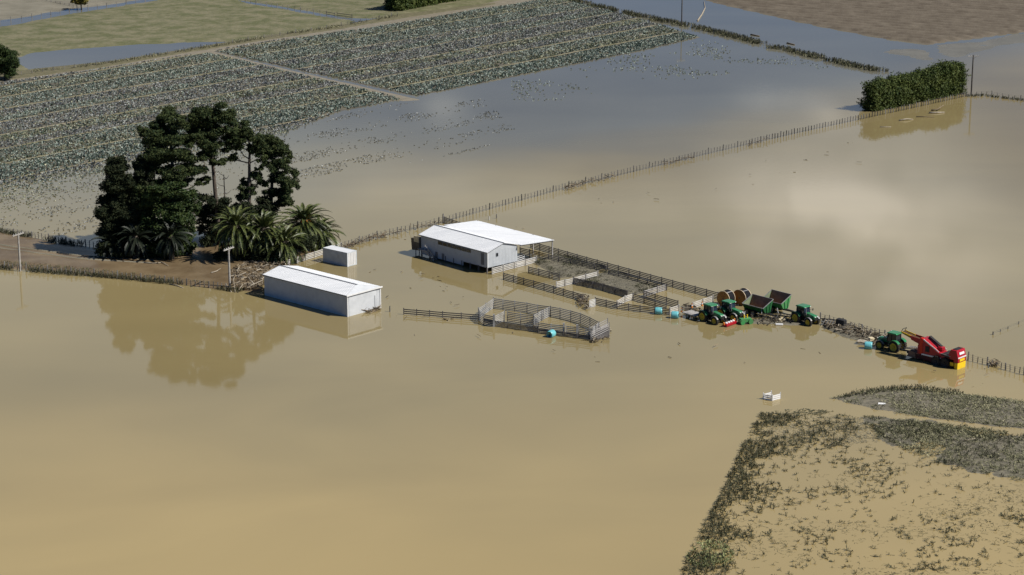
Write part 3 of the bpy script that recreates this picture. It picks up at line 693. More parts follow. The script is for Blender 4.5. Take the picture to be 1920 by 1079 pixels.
rail_fence('solid looking dark rail fence below the second weedy pen', [[(1075, 533), (1130, 545), (1176, 558)]], nr=6, material='darkrail', group=G1)
rail_fence('dark rail fence slanting from the second weedy pen towards the bales', [[(1187, 563), (1249, 580)]], material='darkrail', group=G1)
rail_fence('dark rail fence between the open water pen and the tractors', [[(1207, 558), (1271, 577)]], material='darkrail', group=G1)
rail_fence('pale rail fence under the gable of the woolshed', [[(923, 515), (965, 504), (1006, 493)]], material='whiterail', group=G1)
rail_fence('pale rail fence dividing the two weedy pens', [[(1043, 541), (1076, 533), (1121, 521)]], material='whiterail', group=G1)
rail_fence('pale short rail fence at the end of the second weedy pen', [[(1157, 577), (1172, 568), (1187, 563)]], material='whiterail', group=G1)
rail_fence('grey rail fence closing the second weedy pen towards open water', [[(1207, 558), (1233, 550), (1250, 545)]], material='rail', group=G1)
rail_fence('pale rail fence in front of the cable reels', [[(1299, 580), (1337, 567)]], material='whiterail', group=G1)
rail_fence('short pale rail fence between the aqua bale and the traffic cones', [[(1256, 590), (1273, 585)]], material='whiterail', group=G1)
rail_fence('pale rail fence between the palms and the container', [[(540, 499), (590, 484), (640, 467)]], material='whiterail', nr=4, group=None)
rail_fence('low dark rail fence leading to the round cattle yard', [[(757, 590), (830, 596), (900, 601)]], h=1.0, nr=3, material='darkrail')
rail_fence('short dark rail fence behind the woolshed roof', [[(833, 418), (862, 428), (890, 436)]], material='darkrail')
def gate(label, a, b, h, nb, material, name='gate'):
    A, B = P(*a), P(*b); t = thing(name, label, 'gate', A); D = B - A; d = D.normalized()
    f = MB()
    for e in (Vector(), D): f.tube([e + Vector((0, 0, 0.02)), e + Vector((0, 0, h))], 0.04, 6)
    for zz in (0.1, h): f.beam(Vector((0, 0, zz)), D + Vector((0, 0, zz)), 0.06)
    f.build('gate_frame', M[material], t)
    for i in range(nb):
        zz = 0.1 + (i + 1) * (h - 0.1) / (nb + 1)
        MB().beam(Vector((0, 0, zz)), D + Vector((0, 0, zz)), 0.04, 0.1).build('gate_bar', M[material], t)
    return t
gate('white steel gate under the yard roof of the woolshed', (970, 497), (983, 493), 1.5, 3, 'trim')
gate('white pen gate beside the wrack heap', (1105, 578), (1116, 575), 1.3, 4, 'trim')
# the round cattle yard
O = P(925, 578)
yard = thing('cattle_yard', 'round cattle yard of grey timber rails standing in brown water', 'cattle yard', O)
def Y(pts, h=1.75, nr=6, spacing=2.4, m='yardrail'): rail_run(yard, O, pts, h, nr, spacing, M[m], bw=0.15, postw=0.12)
Y([(925, 578), (943, 581), (965, 584), (988, 587), (1008, 591), (1032, 594), (1050, 597), (1070, 602), (1088, 607), (1106, 615), (1123, 624)])
Y([(925, 578), (911, 588), (897, 597), (899, 603), (907, 609), (926, 613)])
Y([(926, 613), (946, 603)]); Y([(951, 604), (976, 608), (1000, 611)]); Y([(1000, 611), (1016, 602), (1032, 594)])
Y([(926, 613), (951, 616), (976, 620), (1008, 624)], h=1.0, nr=5, m='darkrail'); Y([(907, 609), (926, 613)], h=1.0, nr=4, m='darkrail'); Y([(1009, 626), (1057, 632), (1110, 639)], h=0.8, nr=4, m='darkrail')
Y([(1000, 611), (1005, 617), (1009, 624)]); Y([(1009, 624), (1033, 628), (1057, 630)]); Y([(1061, 631), (1082, 633)]); Y([(1085, 633), (1110, 637)]); Y([(1110, 637), (1117, 630), (1123, 624)])
for a, b in (((926, 613), (926, 607)), ((1057, 630), (1061, 631)), ((1082, 633), (1085, 633))):
    p = P(*a) - O; q_ = P(*b) - O
    MB().box(p + Vector((0, 0, 1.0)), (0.3, 0.3, 2.2)).build('gate_post', M['yardrail'], yard)
O2 = P(1106, 640)
ramp = thing('loading_ramp', 'dark stock loading ramp with pale side rails at the cattle yard', 'loading ramp', O2)
a, b, c_, e = (P(1108, 640) - O2, P(1142, 633) - O2, P(1105, 632) - O2, P(1139, 625) - O2)
up = lambda p, z: p + Vector((0, 0, z))
MB().add([up(a, 0.2), up(b, 1.1), up(e, 1.1), up(c_, 0.2), up(a, 0.08), up(b, 0.95), up(e, 0.95), up(c_, 0.08)], [(0, 1, 2, 3), (7, 6, 5, 4), (0, 4, 5, 1), (1, 5, 6, 2), (2, 6, 7, 3), (3, 7, 4, 0)]).build('deck', M['darkrail'], ramp)
MB().add([up(a, -0.2), up(b, -0.2), up(b, 0.93), up(a, 0.06)], [(0, 1, 2, 3)]).add([up(a, -0.2) + Vector((0, .1, 0)), up(b, -0.2) + Vector((0, .1, 0)), up(b, 0.93) + Vector((0, .1, 0)), up(a, 0.06) + Vector((0, .1, 0))], [(3, 2, 1, 0)]).build('side_boarding', M['darkrail'], ramp)
for k in range(4):
    for s, t_ in ((a, b), (c_, e)):
        MB().beam(up(s, 0.45 + k * 0.33), up(t_, 1.3 + k * 0.33), 0.04, 0.12).build('rail', M['rail'], ramp)
for f_ in (0, 0.5, 1):
    for s, t_ in ((a, b), (c_, e)):
        p = s.lerp(t_, f_); MB().beam(up(p, -0.3), up(p, 1.7 + 0.85 * f_), 0.13).build('post', M['rail'], ramp)

def batten_fence(label, path, h=1.05, post_every=5, step=1.05, seed=1, name='wire_fence', group=None, z0=0.0, post_h=1.25, battens=True, wires=3):
    r = random.Random(seed); W = [P(u, v) for u, v in path]; O = W[0].copy(); O.z = z0
    t = thing(name, label, 'fence', O, 0, group); pts = []
    for a, b in zip(W[:-1], W[1:]):
        n = max(1, round((b - a).length / step)); pts += [a.lerp(b, j / n) for j in range(n)]
    pts.append(W[-1]); O0 = Vector((O.x, O.y, 0))
    def pm(hh, w):
        mb = MB(); mb.tube([(0, 0, -0.4), (0, 0, hh * 0.6), (0, 0, hh)], [w, w * 0.95, w * 0.85], 5)
        me = bpy.data.meshes.new('post'); me.from_pydata(mb.v, [], mb.f); me.materials.append(M['post']); me.update(); return me
    big, small = pm(post_h, 0.13), pm(h, 0.08)
    posts = [p for i, p in enumerate(pts) if i % post_every == 0]; bat = [p for i, p in enumerate(pts) if i % post_every]
    def put(lst, nm, me):
        order = sorted(lst, key=lambda p: (Vector((p.x, p.y, -CAMH))).length)
        for p in order[:98]:
            o = link(nm, me, t, p - O0); o.rotation_euler = (r.uniform(-.07, .07), r.uniform(-.07, .07), 0); o.scale = (1, 1, r.uniform(0.85, 1.12))
        if len(order) > 98:
            mb = MB()
            for p in order[98:]:
                q = p - O0; tl = Vector((r.uniform(-.06, .06), r.uniform(-.06, .06), 0)); hh = (h if nm == 'batten' else post_h) * r.uniform(0.85, 1.12)
                w = 0.15 if nm == 'batten' else 0.26
                mb.beam(q + Vector((0, 0, -0.3)), q + tl + Vector((0, 0, hh)), w)
            tag(mb.build(nm, M['post'], t), kind='stuff')
    put(posts, 'post', big)
    if battens: put(bat, 'batten', small)
    for i in range(wires):
        zz = (i + 1) * h * 0.93 / wires; mb = MB()
        for a, b in zip(W[:-1], W[1:]): mb.beam(a - O0 + Vector((0, 0, zz)), b - O0 + Vector((0, 0, zz)), 0.02)
        mb.build('wire', M['wire'], t)
    return t
batten_fence('long post and batten wire fence crossing the flood towards the hedge', [(640, 467), (700, 448), (760, 434), (830, 418), (930, 390), (1060, 354), (1200, 320), (1350, 284), (1500, 249), (1625, 222), (1700, 206), (1812, 181)], seed=2, h=1.15, post_h=1.35)
batten_fence('wire fence along the water edge of the mud bank', [(-120, 494), (0, 503), (90, 512), (185, 519), (300, 530), (400, 541), (432, 545)], seed=3, step=0.9, z0=0.1)
batten_fence('wire fence on the field side of the mud bank', [(-120, 424), (0, 437), (60, 446), (110, 455), (190, 466)], seed=4, step=0.9, z0=0.1)
batten_fence('post and wire fence beside the pale track and puddle', [(-60, 155), (60, 139), (200, 121), (330, 100), (480, 75), (640, 50), (745, 30)], seed=5, post_every=2, step=3.2, z0=0.1)
batten_fence('post and wire fence past the lone yellowing tree', [(-60, 52), (0, 42), (60, 33), (130, 23), (200, 13), (290, 0), (330, -8)], seed=6, post_every=2, step=4.0, z0=0.1)
batten_fence('post and wire fence over the pale mud flat', [(20, -12), (80, 2), (130, 13), (152, 19)], seed=7, post_every=2, step=3.0)
batten_fence('post and wire fence between the two pastures', [(400, -6), (470, 6), (540, 18), (600, 26), (612, 29)], seed=8, post_every=2, step=3.0, z0=0.2)
rail_fence('dark rail gateway between the two pastures', [[(612, 29), (628, 32)], [(632, 31), (660, 35)]], h=1.3, nr=2, spacing=6, material='darkrail', name='field_gateway', cat='gateway')
batten_fence('wire fence following the overgrown drain', DRAIN, seed=9, step=1.6)
batten_fence('wire fence running from the hedge end towards distant water', [(1812, 181), (1850, 179), (1880, 183), (1925, 190), (1990, 200)], seed=10, step=1.6)
batten_fence('wire fence behind the red harvester', [(1815, 676), (1860, 687), (1920, 703), (1990, 720)], seed=11, step=0.85, h=1.0, post_every=4)
batten_fence('wire fence along the debris bank between two tractors', [(1538, 600), (1580, 611), (1640, 628), (1668, 636)], seed=12, step=0.9, h=1.1)
batten_fence('thin wire fence in the water beyond the harvester', [(1862, 628), (1890, 617), (1930, 600), (1990, 580)], seed=13, step=3.0, h=0.45, post_h=0.5, wires=1)
def lone_post(label, u, v, h, m='post', r_=0.1):
    p = P(u, v); o = MB().tube([(0, 0, -0.5), (0, 0, h * 0.7), (0.02, 0.02, h)], [r_, r_, r_ * 0.85], 7).build('fence_post', M[m], None, p)
    return tag(o, label, 'post')
lone_post('dark post alone in the water between white shed and rail fence', 731, 585, 1.0)
lone_post('short dark post in the water against the white shed end', 664, 590, 0.75)
lone_post('tall dark corner post of the wire fence near the woolshed', 831, 419, 1.9, r_=0.16)
lone_post('pale post standing in the flood beyond the woolshed', 917, 413, 0.8, 'whiterail')
lone_post('dark post standing in the flood beyond the woolshed', 931, 410, 0.9)

# ------------------------------------------------------------------ buildings
def frame(c0, left, w_pt):
    """origin, rotation so local +x runs from c0 to 'left' and local +y away from the camera side"""
    A, B, Cw = P(*c0), P(*left), P(*w_pt)
    d = B - A; ang = math.atan2(d.y, d.x); L = d.length
    wn = Vector((math.sin(ang), -math.cos(ang), 0)); Wd = abs((Cw - A).dot(wn))
    return A, ang, L, Wd
def ribs(mb, a, b, n, dv, depth):
    """corrugation ridges on a wall or roof from a to b, each running along dv"""
    for i in range(n):
        p = a.lerp(b, (i + 0.5) / n)
        mb.beam(p, p + dv, depth, depth)
# in these local frames y is negative going away from the camera (x runs to the left end)
A, ang, L, Wd = frame((651.5, 594.4), (496.2, 553.6), (710.5, 577))
shed = thing('white_shed', 'long white shed standing in brown water beside the mud bank', 'shed', A, ang)
H, RH = 3.6, 4.4
def wall_panel(mb, p, q, z0, z1, th=0.12):
    mb.beam(Vector((p[0], p[1], (z0 + z1) / 2)), Vector((q[0], q[1], (z0 + z1) / 2)), th, z1 - z0)
def clad(name, p, q, z0, z1, out, material, parent, pitch=0.35):
    """wall sheet with standing ribs on its outside"""
    mb = MB(); p = Vector((p[0], p[1], 0)); q = Vector((q[0], q[1], 0)); o = Vector((out[0], out[1], 0))
    mb.beam(p + Vector((0, 0, (z0 + z1) / 2)), q + Vector((0, 0, (z0 + z1) / 2)), 0.1, z1 - z0)
    n = int((q - p).length / pitch)
    for i in range(1, n):
        c = p.lerp(q, i / n) + o * 0.055
        mb.beam(c + Vector((0, 0, z0 + 0.02)), c + Vector((0, 0, z1 - 0.02)), 0.05, 0.03, up=o)
    return mb.build(name, material, parent)
Wn = -Wd
clad('wall', (0.05, 0), (L - 0.05, 0), -0.5, H, (0, 1), M['wall'], shed)
clad('wall', (0.05, Wn), (L - 0.05, Wn), -0.5, H, (0, -1), M['wall'], shed)
clad('wall', (0, Wn + 0.05), (0, -0.05), -0.5, H, (-1, 0), M['silverwall'], shed)
clad('wall', (L, Wn + 0.05), (L, -0.05), -0.5, H, (1, 0), M['silverwall'], shed)
MB().add([(L + .04, 0, H), (L + .04, Wn, H), (L + .04, Wn / 2, RH), (L - .06, 0, H), (L - .06, Wn, H), (L - .06, Wn / 2, RH)], [(0, 1, 2), (5, 4, 3), (0, 2, 5, 3), (1, 4, 5, 2)]).build('gable', M['silverwall'], shed)
def roof_sheet(name, c, th, material, parent, pitch=0.45):
    """four corners eave0, eave1, ridge1, ridge0 -> sheet with thickness and low ribs"""
    c = [Vector(p) for p in c]; n = (c[1] - c[0]).cross(c[3] - c[0]).normalized()
    if n.z < 0: n = -n
    mb = MB(); mb.add([p + n * th for p in c] + c, [(0, 1, 2, 3), (7, 6, 5, 4), (0, 4, 5, 1), (1, 5, 6, 2), (2, 6, 7, 3), (3, 7, 4, 0)])
    k = max(2, int((c[1] - c[0]).length / pitch))
    for i in range(1, k):
        f = i / k
        p, q = c[0].lerp(c[1], f), c[3].lerp(c[2], f)
        mb.beam(p + n * (th + 0.012), q + n * (th + 0.012), 0.05, 0.03, up=n)
    return mb.build(name, material, parent)
e = 0.25
roof_sheet('roof', [(-0.15, e, H - 0.02), (L + 0.15, e, H - 0.02), (L + 0.15, Wn / 2 + 0.06, RH), (1.6, Wn / 2 + 0.06, RH)], 0.07, M['roof'], shed)
roof_sheet('roof', [(-0.15, Wn - e, H - 0.02), (L + 0.15, Wn - e, H - 0.02), (L + 0.15, Wn / 2 - 0.06, RH), (1.6, Wn / 2 - 0.06, RH)], 0.07, M['roof'], shed)
MB().add([(-0.2, e, H + 0.0), (-0.2, Wn - e, H + 0.0), (1.58, Wn / 2, RH + 0.06), (-0.2, e, H - 0.1), (-0.2, Wn - e, H - 0.1), (1.58, Wn / 2, RH - 0.1)], [(0, 2, 1), (3, 4, 5), (0, 3, 5, 2), (1, 2, 5, 4), (0, 1, 4, 3)]).build('hip_panel', M['silverwall'], shed)
MB().beam((1.5, Wn / 2, RH + 0.10), (L + 0.16, Wn / 2, RH + 0.10), 0.32, 0.05).build('ridge_cap', M['gutter'], shed)
MB().beam((-0.2, e + 0.06, H + 0.0), (L + 0.16, e + 0.06, H + 0.0), 0.12, 0.14).build('gutter', M['gutter'], shed)
MB().beam((-0.28, e + 0.1, H + 0.02), (-0.28, Wn - e - 0.1, H + 0.02), 0.14, 0.22).build('barge_board', M['trim'], shed)
for y in (0.04, Wn - 0.04): MB().beam((-0.09, y, -0.4), (-0.09, y, H - 0.1), 0.16).build('corner_trim', M['trim'], shed)
MB().box((-0.08, Wn * 0.45, 1.55), (0.05, Wn * 0.82, 3.7)).build('roller_door', M['silverwall'], shed)
MB().box((-0.13, Wn * 0.83, 1.2), (0.04, 0.06, 2.4)).build('door_edge', M['gutter'], shed)
tag(sticks([(684, 586), (712, 578), (713, 583), (690, 589)], 60, 12, z=0.1, ln=(0.5, 2.2), rad=(0.015, 0.04), tilt=0.6).build('driftwood', M['debris']), 'sticks caught against the end of the white shed', kind='stuff')

A, ang, L, Wd = frame((651.5, 501), (599.5, 489.5), (663.5, 495))
L, Wd = 6.06, 2.44; Wn = -Wd
co = thing('shipping_container', 'white shipping container beside the pale rail fence and palms', 'container', A, ang)
H = 2.59
def corr(name, p, q, out):
    mb = MB(); p = Vector((*p, 0)); q = Vector((*q, 0)); o = Vector((*out, 0)); n = 22
    mb.beam(p + Vector((0, 0, H / 2)), q + Vector((0, 0, H / 2)), 0.05, H - 0.3)
    for i in range(n):
        c = p.lerp(q, (i + 0.5) / n) + o * 0.035
        mb.beam(c + Vector((0, 0, 0.16)), c + Vector((0, 0, H - 0.16)), 0.14, 0.04, up=o)
    return mb.build(name, M['container'], co)
corr('side_wall', (0.1, -0.06), (L - 0.1, -0.06), (0, 1)); corr('side_wall', (0.1, Wn + 0.06), (L - 0.1, Wn + 0.06), (0, -1))
MB().box((L - 0.06, Wn / 2, H / 2), (0.05, Wd - 0.2, H - 0.3)).build('end_wall', M['container'], co)
MB().box((L / 2, Wn / 2, H - 0.05), (L - 0.22, Wd - 0.22, 0.05)).build('roof', M['roof'], co)
f = MB()
for x in (0.06, L - 0.06):
    for y in (-0.06, Wn + 0.06): f.box((x, y, H / 2), (0.14, 0.14, H))
for z in (0.08, H - 0.07):
    for y in (-0.06, Wn + 0.06): f.box((L / 2, y, z), (L - 0.26, 0.12, 0.14))
    for x in (0.06, L - 0.06): f.box((x, Wn / 2, z), (0.12, Wd - 0.26, 0.14))
f.build('container_frame', M['container'], co)
for y0 in (-0.15, Wn / 2 - 0.02):
    d_ = MB().box((0.05, y0 - (Wd / 2 - 0.17) / 2, H / 2), (0.05, Wd / 2 - 0.2, H - 0.32)).build('door', M['trim'], co)
    for k in (0.3, 0.75): MB().tube([(0.0, y0 - k, 0.2), (0.0, y0 - k, H - 0.2)], 0.028, 6).build('lock_bar', M['steel'], d_)
o = MB().box((2.2, 0.02, 1.55), (0.45, 0.02, 0.7)).build('faded_marking', M['wall'], co)

A, ang, L, Wd = frame((914.3, 513), (790, 478.7), (969.3, 500)); Wn = -Wd
ws = thing('woolshed', 'raised pale woolshed with white gable roof and open yard cover', 'woolshed', A, ang)
H, RH, Z0 = 3.85, 4.9, 1.0
for i in range(9):
    for y in (0, Wn / 2, Wn):
        x = 0.15 + i * (L - 0.3) / 8
        MB().box((x, y, 0.35), (0.2, 0.2, 1.5)).build('pile', M['darkrail'], ws)
MB().box((L / 2, Wn / 2, Z0 - 0.02), (L - 0.1, Wd - 0.1, 0.16)).build('floor', M['darkrail'], ws)
clad('wall', (0.05, 0), (L * 0.36, 0), Z0, H, (0, 1), M['wall'], ws)
clad('wall', (L * 0.36, 0.0), (L - 0.05, 0.0), 0.25, H, (0, 1), M['wall'], ws)
clad('wall', (0.05, Wn), (L - 0.05, Wn), Z0, H, (0, -1), M['wall'], ws)
for x, s in ((0, -1), (L, 1)):
    clad('wall', (x, Wn + 0.05), (x, -0.05), Z0 + 0.02, H, (s, 0), M['wall'], ws)
    x0, x1 = x + 0.05, x - 0.05
    MB().add([(x0, 0, H), (x0, Wn, H), (x0, Wn / 2, RH), (x1, 0, H), (x1, Wn, H), (x1, Wn / 2, RH)], [(0, 1, 2), (5, 4, 3), (0, 2, 5, 3), (1, 4, 5, 2)]).build('gable', M['wall'], ws)
e = 0.3
roof_sheet('roof', [(-0.3, e, H - 0.05), (L + 0.35, e, H - 0.05), (L + 0.35, Wn / 2 + 0.05, RH + 0.05), (-0.3, Wn / 2 + 0.05, RH + 0.05)], 0.07, M['roof'], ws)
roof_sheet('roof', [(-0.3, Wn + 0.02, H + 0.22), (L + 0.35, Wn + 0.02, H + 0.22), (L + 0.35, Wn / 2 - 0.05, RH + 0.05), (-0.3, Wn / 2 - 0.05, RH + 0.05)], 0.07, M['roof'], ws)
MB().beam((-0.32, Wn / 2, RH + 0.14), (L + 0.37, Wn / 2, RH + 0.14), 0.3, 0.05).build('ridge_cap', M['gutter'], ws)
MB().beam((-0.3, e + 0.07, H - 0.04), (L + 0.35, e + 0.07, H - 0.04), 0.12, 0.13).build('gutter', M['gutter'], ws)
# the yard cover: one wide low pitched sheet carried on posts
YW = Wn - 8.3
roof_sheet('yard_roof', [(-0.9, Wn - 0.01, H + 0.22), (L + 2.0 , Wn - 0.01, H + 0.22), (L + 2.0, YW, H - 0.25), (-0.9, YW, H - 0.25)], 0.07, M['roof'], ws)
for i in range(5):
    x = -0.6 + i * (L + 2.2) / 4
    MB().box((x, YW + 0.2, 1.7), (0.18, 0.18, 4.1)).build('yard_post', M['rail'], ws)
    MB().beam((x, Wn - 0.1, H + 0.1), (x, YW + 0.1, H - 0.36), 0.1, 0.18).build('rafter', M['darkrail'], ws)
# window strip, small window, doors
for i in range(7):
    x0 = L * 0.24 + i * 1.28
    w = MB().box((x0 + 0.6, 0.10, H - 0.62), (1.16, 0.05, 0.62)).build('window', M['gutter'], ws)
    MB().box((x0 + 0.6, 0.13, H - 0.62), (1.02, 0.03, 0.5)).build('pane', M['glass'], w)
w = MB().box((-0.10, Wn * 0.31, H - 0.78), (0.06, 0.5, 0.62)).build('window', M['gutter'], ws)
MB().box((-0.135, Wn * 0.31, H - 0.78), (0.03, 0.4, 0.5)).build('pane', M['glass'], w)
MB().box((1.25, 0.09, H - 1.45), (0.75, 0.06, 2.1)).build('door', M['gutter'], ws)
for x in (0.66, 0.76): MB().box((L * x, 0.09, 0.85), (0.6, 0.06, 1.15)).build('hatch', M['gutter'], ws)
for y in (0.07,): MB().box((-0.07, y, (Z0 + H) / 2), (0.12, 0.1, H - Z0)).build('downpipe', M['trim'], ws)
st = MB()
sx = L * 0.86
for k in range(7): st.box((sx - k * 0.33, 0.75, 1.45 - k * 0.21), (0.34, 0.9, 0.05))
st.beam((sx + 0.1, 0.28, 1.5), (sx - 2.2, 0.28, 0.05), 0.05, 0.2); st.beam((sx + 0.1, 1.22, 1.5), (sx - 2.2, 1.22, 0.05), 0.05, 0.2)
st.build('stair', M['rail'], ws)
MB().beam((sx + 0.1, 1.22, 2.5), (sx - 2.2, 1.22, 1.05), 0.06, 0.08).beam((sx + 0.1, 1.22, 1.5), (sx + 0.1, 1.22, 2.5), 0.06).beam((sx - 2.2, 1.22, 0), (sx - 2.2, 1.22, 1.05), 0.06).build('handrail', M['rail'], ws)
MB().box((sx + 1.1, 0.72, 1.46), (2.0, 1.2, 0.1)).build('landing', M['rail'], ws)
MB().box((L + 1.2, -0.4, 1.9), (2.2, 1.6, 2.2), Matrix.Rotation(0.1, 3, 'Y')).build('chute_housing', M['brownpanel'], ws)
MB().box((L + 0.75, 0.50, 2.95), (1.3, 0.12, 1.1)).build('chute_lid', M['cream'], ws)
for x in (0.3, 1.3): MB().beam((L + x, 0.2, -0.3), (L + x, 0.2, 1.0), 0.12).build('chute_leg', M['rail'], ws)

# ------------------------------------------------------------------ power poles
def power_pole(label, u, v, h, arm_deg, mats=('pole', 'pole'), split=0.5, trans=False):
    t = thing('power_pole', label, 'power pole', P(u, v), 0)
    MB().tube([(0, 0, -0.6), (0, 0, h * split)], [0.20, 0.18], 10).build('pole', M[mats[0]], t)
    MB().tube([(0, 0, h * split), (0, 0, h)], [0.18, 0.14], 10).build('pole', M[mats[1]], t)
    d = Vector((math.cos(R(arm_deg)), math.sin(R(arm_deg)), 0))
    MB().beam(d * -1.45 + Vector((0, 0, h - 0.3)), d * 1.45 + Vector((0, 0, h - 0.3)), 0.18, 0.18).build('crossarm', M['pole'], t)
    for k in (-1.15, -0.6, 0.6, 1.15):
        MB().lathe([(0.03, 0), (0.06, 0.05), (0.04, 0.1), (0.07, 0.13), (0.05, 0.2)], d * k + Vector((0, 0, h - 0.21)), 'z', 8).build('insulator', M['ceramic'], t)
    n = Vector((-d.y, d.x, 0)) * 0.16
    MB().beam(Vector((0, 0, h - 1.2)) + n, d * 0.9 + Vector((0, 0, h - 0.36)) + n, 0.05).build('brace', M['pole'], t)
    return t
power_pole('pale wooden power pole on the mud bank beside the wheel ruts', 38, 509, 7.0, 60, ('pole', 'pole'))
power_pole('dark wooden power pole by the driftwood and white shed', 431, 540, 7.2, 60, ('pole', 'pole'))
power_pole('tall dark power pole at the end of the clipped hedge', 1821, 179, 10.3, 5, ('darkpole', 'darkpole'), 0.6)
power_pole('tall dark power pole standing in the overgrown drain', 1278, 49, 11.0, 20, ('darkpole', 'darkpole'), 0.6)

# ------------------------------------------------------------------ trees
def leaf_cloud(ells, density, size, seed, flat=0.0, elong=1.0):
    """ells: (centre, (rx, ry, rz)); leaf quads through each clump, thicker near its skin"""
    r = np.random.default_rng(seed); out = []
    for c, rad in ells:
        rx, ry, rz = rad; n = int(1.5 * density * (rx * ry + ry * rz + rx * rz) / 3 * 4)
        d = r.normal(size=(n, 3)); d /= np.linalg.norm(d, axis=1)[:, None] + 1e-9
        rr = 1.16 - 0.66 * r.random(n) ** 1.3
        lump = 1 + 0.22 * np.sin(d[:, 0] * 5 + c[0]) * np.sin(d[:, 1] * 5 + c[1] * 2) + 0.18 * np.sin(d[:, 2] * 7 + c[0] * 3)
        p = np.array(c) + d * (rr * lump)[:, None] * np.array([rx, ry, rz])
        nrm = d * 0.6 + r.normal(size=(n, 3)) * 0.6; nrm[:, 2] += 0.25; nrm /= np.linalg.norm(nrm, axis=1)[:, None]
        t = np.cross(nrm, r.normal(size=(n, 3))); t /= np.linalg.norm(t, axis=1)[:, None] + 1e-9
        b = np.cross(nrm, t); s = size * (0.5 + r.random(n))[:, None]
        V = np.stack([p - t * s - b * s * 0.2 * elong, p + b * s * 0.36 - t * s * 0.1, p + t * s + b * s * 0.1 * elong, p - b * s * 0.36], 1)
        out.append(V.reshape(-1, 3))
    V = np.concatenate(out); return V, np.arange(len(V)).reshape(-1, 4)
def tree(name, label, cat, base, clumps, crown_mat, trunk_r, dens, leaf, seed, trunk_path=None, depth=0.8, limbs=True, group=None, z0=0.2, sub=True, trunk_top=None):
    """clumps in surveyed elevation: (u, v, ru, rv) at the distance of the base; each is given a real depth"""
    r = random.Random(seed); B = P(*base); B.z = z0; k = kpx(*base); kv = k * math.cos(R(14))
    t = thing(name, label, cat, B, 0, group)
    ells = []; centres = []
    for (u, v, ru, rv) in clumps:
        rx, rz = ru / k, rv / kv
        c = Vector(((u - base[0]) / k, r.uniform(-1, 1) * depth * 2.4, (base[1] - v) / kv)); centres.append(c)
        if sub:
            for j in range(12):
                o = Vector((r.uniform(-1, 1) * rx * 0.85, r.uniform(-1, 1) * rx * 0.95, r.uniform(-1, 1) * rz * 0.85)); f = r.uniform(0.27, 0.54)
                ells.append((c + o, (rx * f, rx * f * 1.05, rz * f)))
        else: ells.append((c, (rx, rx * depth, rz)))
    V, Q = leaf_cloud(ells, dens * 1.5, leaf * 0.82, seed)
    link('crown', np_mesh('crown', V, Q, M[crown_mat]), t)
    mb = MB()
    tp = [Vector(((u - base[0]) / k, yy, (base[1] - v) / kv)) for (u, v, yy) in (trunk_path or [(base[0], base[1], 0), (base[0], base[1] - 40, 0)])]
    tp[0].z = -0.4
    n = len(tp); mb.tube(tp, [trunk_r * (1 - 0.72 * i / (n - 1)) for i in range(n)], 9)
    if limbs:
        for c in centres:
            # leave the trunk a little below the clump
            best = min(((tp[i].lerp(tp[i + 1], f), abs(tp[i].lerp(tp[i + 1], f).z - (c.z - 1.6))) for i in range(n - 1) for f in (0, .25, .5, .75, 1)), key=lambda q: q[1])[0]
            mid = best.lerp(c, 0.5) + Vector((r.uniform(-.3, .3), r.uniform(-.3, .3), -0.2 + r.uniform(-.3, .3)))
            mb.tube([best, mid, c, c + (c - mid) * 0.5], [trunk_r * 0.34, trunk_r * 0.24, trunk_r * 0.14, 0.03], 5)
    mb.build('trunk', M['bark'], t, smooth=True)
    return t
G = 'trees of the dark grove on the mud bank'
tree('pine_tree', 'tallest pine, bare trunk with round dark crown, in the middle of the grove', 'pine tree', (408, 462),
     [(402, 213, 27, 13), (381, 228, 19, 13), (428, 226, 20, 13), (400, 240, 28, 14), (422, 256, 22, 14), (384, 262, 22, 12), (408, 282, 25, 13), (392, 297, 18, 8), (438, 243, 13, 10), (418, 305, 14, 7), (372, 245, 12, 9)],
     'pine', 0.5, 62, 0.27, 61, [(412, 462, 0), (409, 400, 0), (405, 330, 0.2), (402, 270, 0), (402, 215, 0)])
tree('pine_tree', 'broad pine with tiered dark crown left of the tallest pine', 'pine tree', (322, 470),
     [(327, 228, 25, 11), (283, 250, 13, 11), (305, 244, 18, 12), (345, 240, 17, 13), (322, 258, 30, 13), (298, 272, 18, 8), (350, 268, 16, 12), (328, 285, 32, 11), (303, 300, 30, 11), (347, 302, 22, 10), (286, 318, 24, 11), (330, 322, 32, 12), (372, 326, 20, 9), (300, 340, 34, 12), (345, 345, 20, 10), (384, 345, 12, 6)],
     'pine', 0.5, 60, 0.27, 62, [(322, 470, 0), (326, 400, 0), (330, 330, 0.2), (328, 270, 0), (327, 230, 0)])
tree('pine_tree', 'thin forked pine with open branches right of the tallest pine', 'pine tree', (470, 458),
     [(460, 247, 18, 11), (452, 262, 16, 8), (478, 258, 10, 8), (437, 300, 11, 5), (447, 296, 8, 5), (452, 284, 10, 5), (462, 348, 11, 7), (485, 338, 13, 8), (455, 372, 12, 8), (490, 318, 7, 4), (485, 283, 15, 9), (490, 266, 13, 9), (445, 275, 13, 8), (440, 262, 11, 7), (496, 300, 11, 7), (466, 360, 14, 8)],
     'pine', 0.4, 60, 0.26, 63, [(470, 458, 0), (470, 380, 0), (472, 310, 0.1), (474, 280, 0), (470, 250, 0)], depth=0.6)
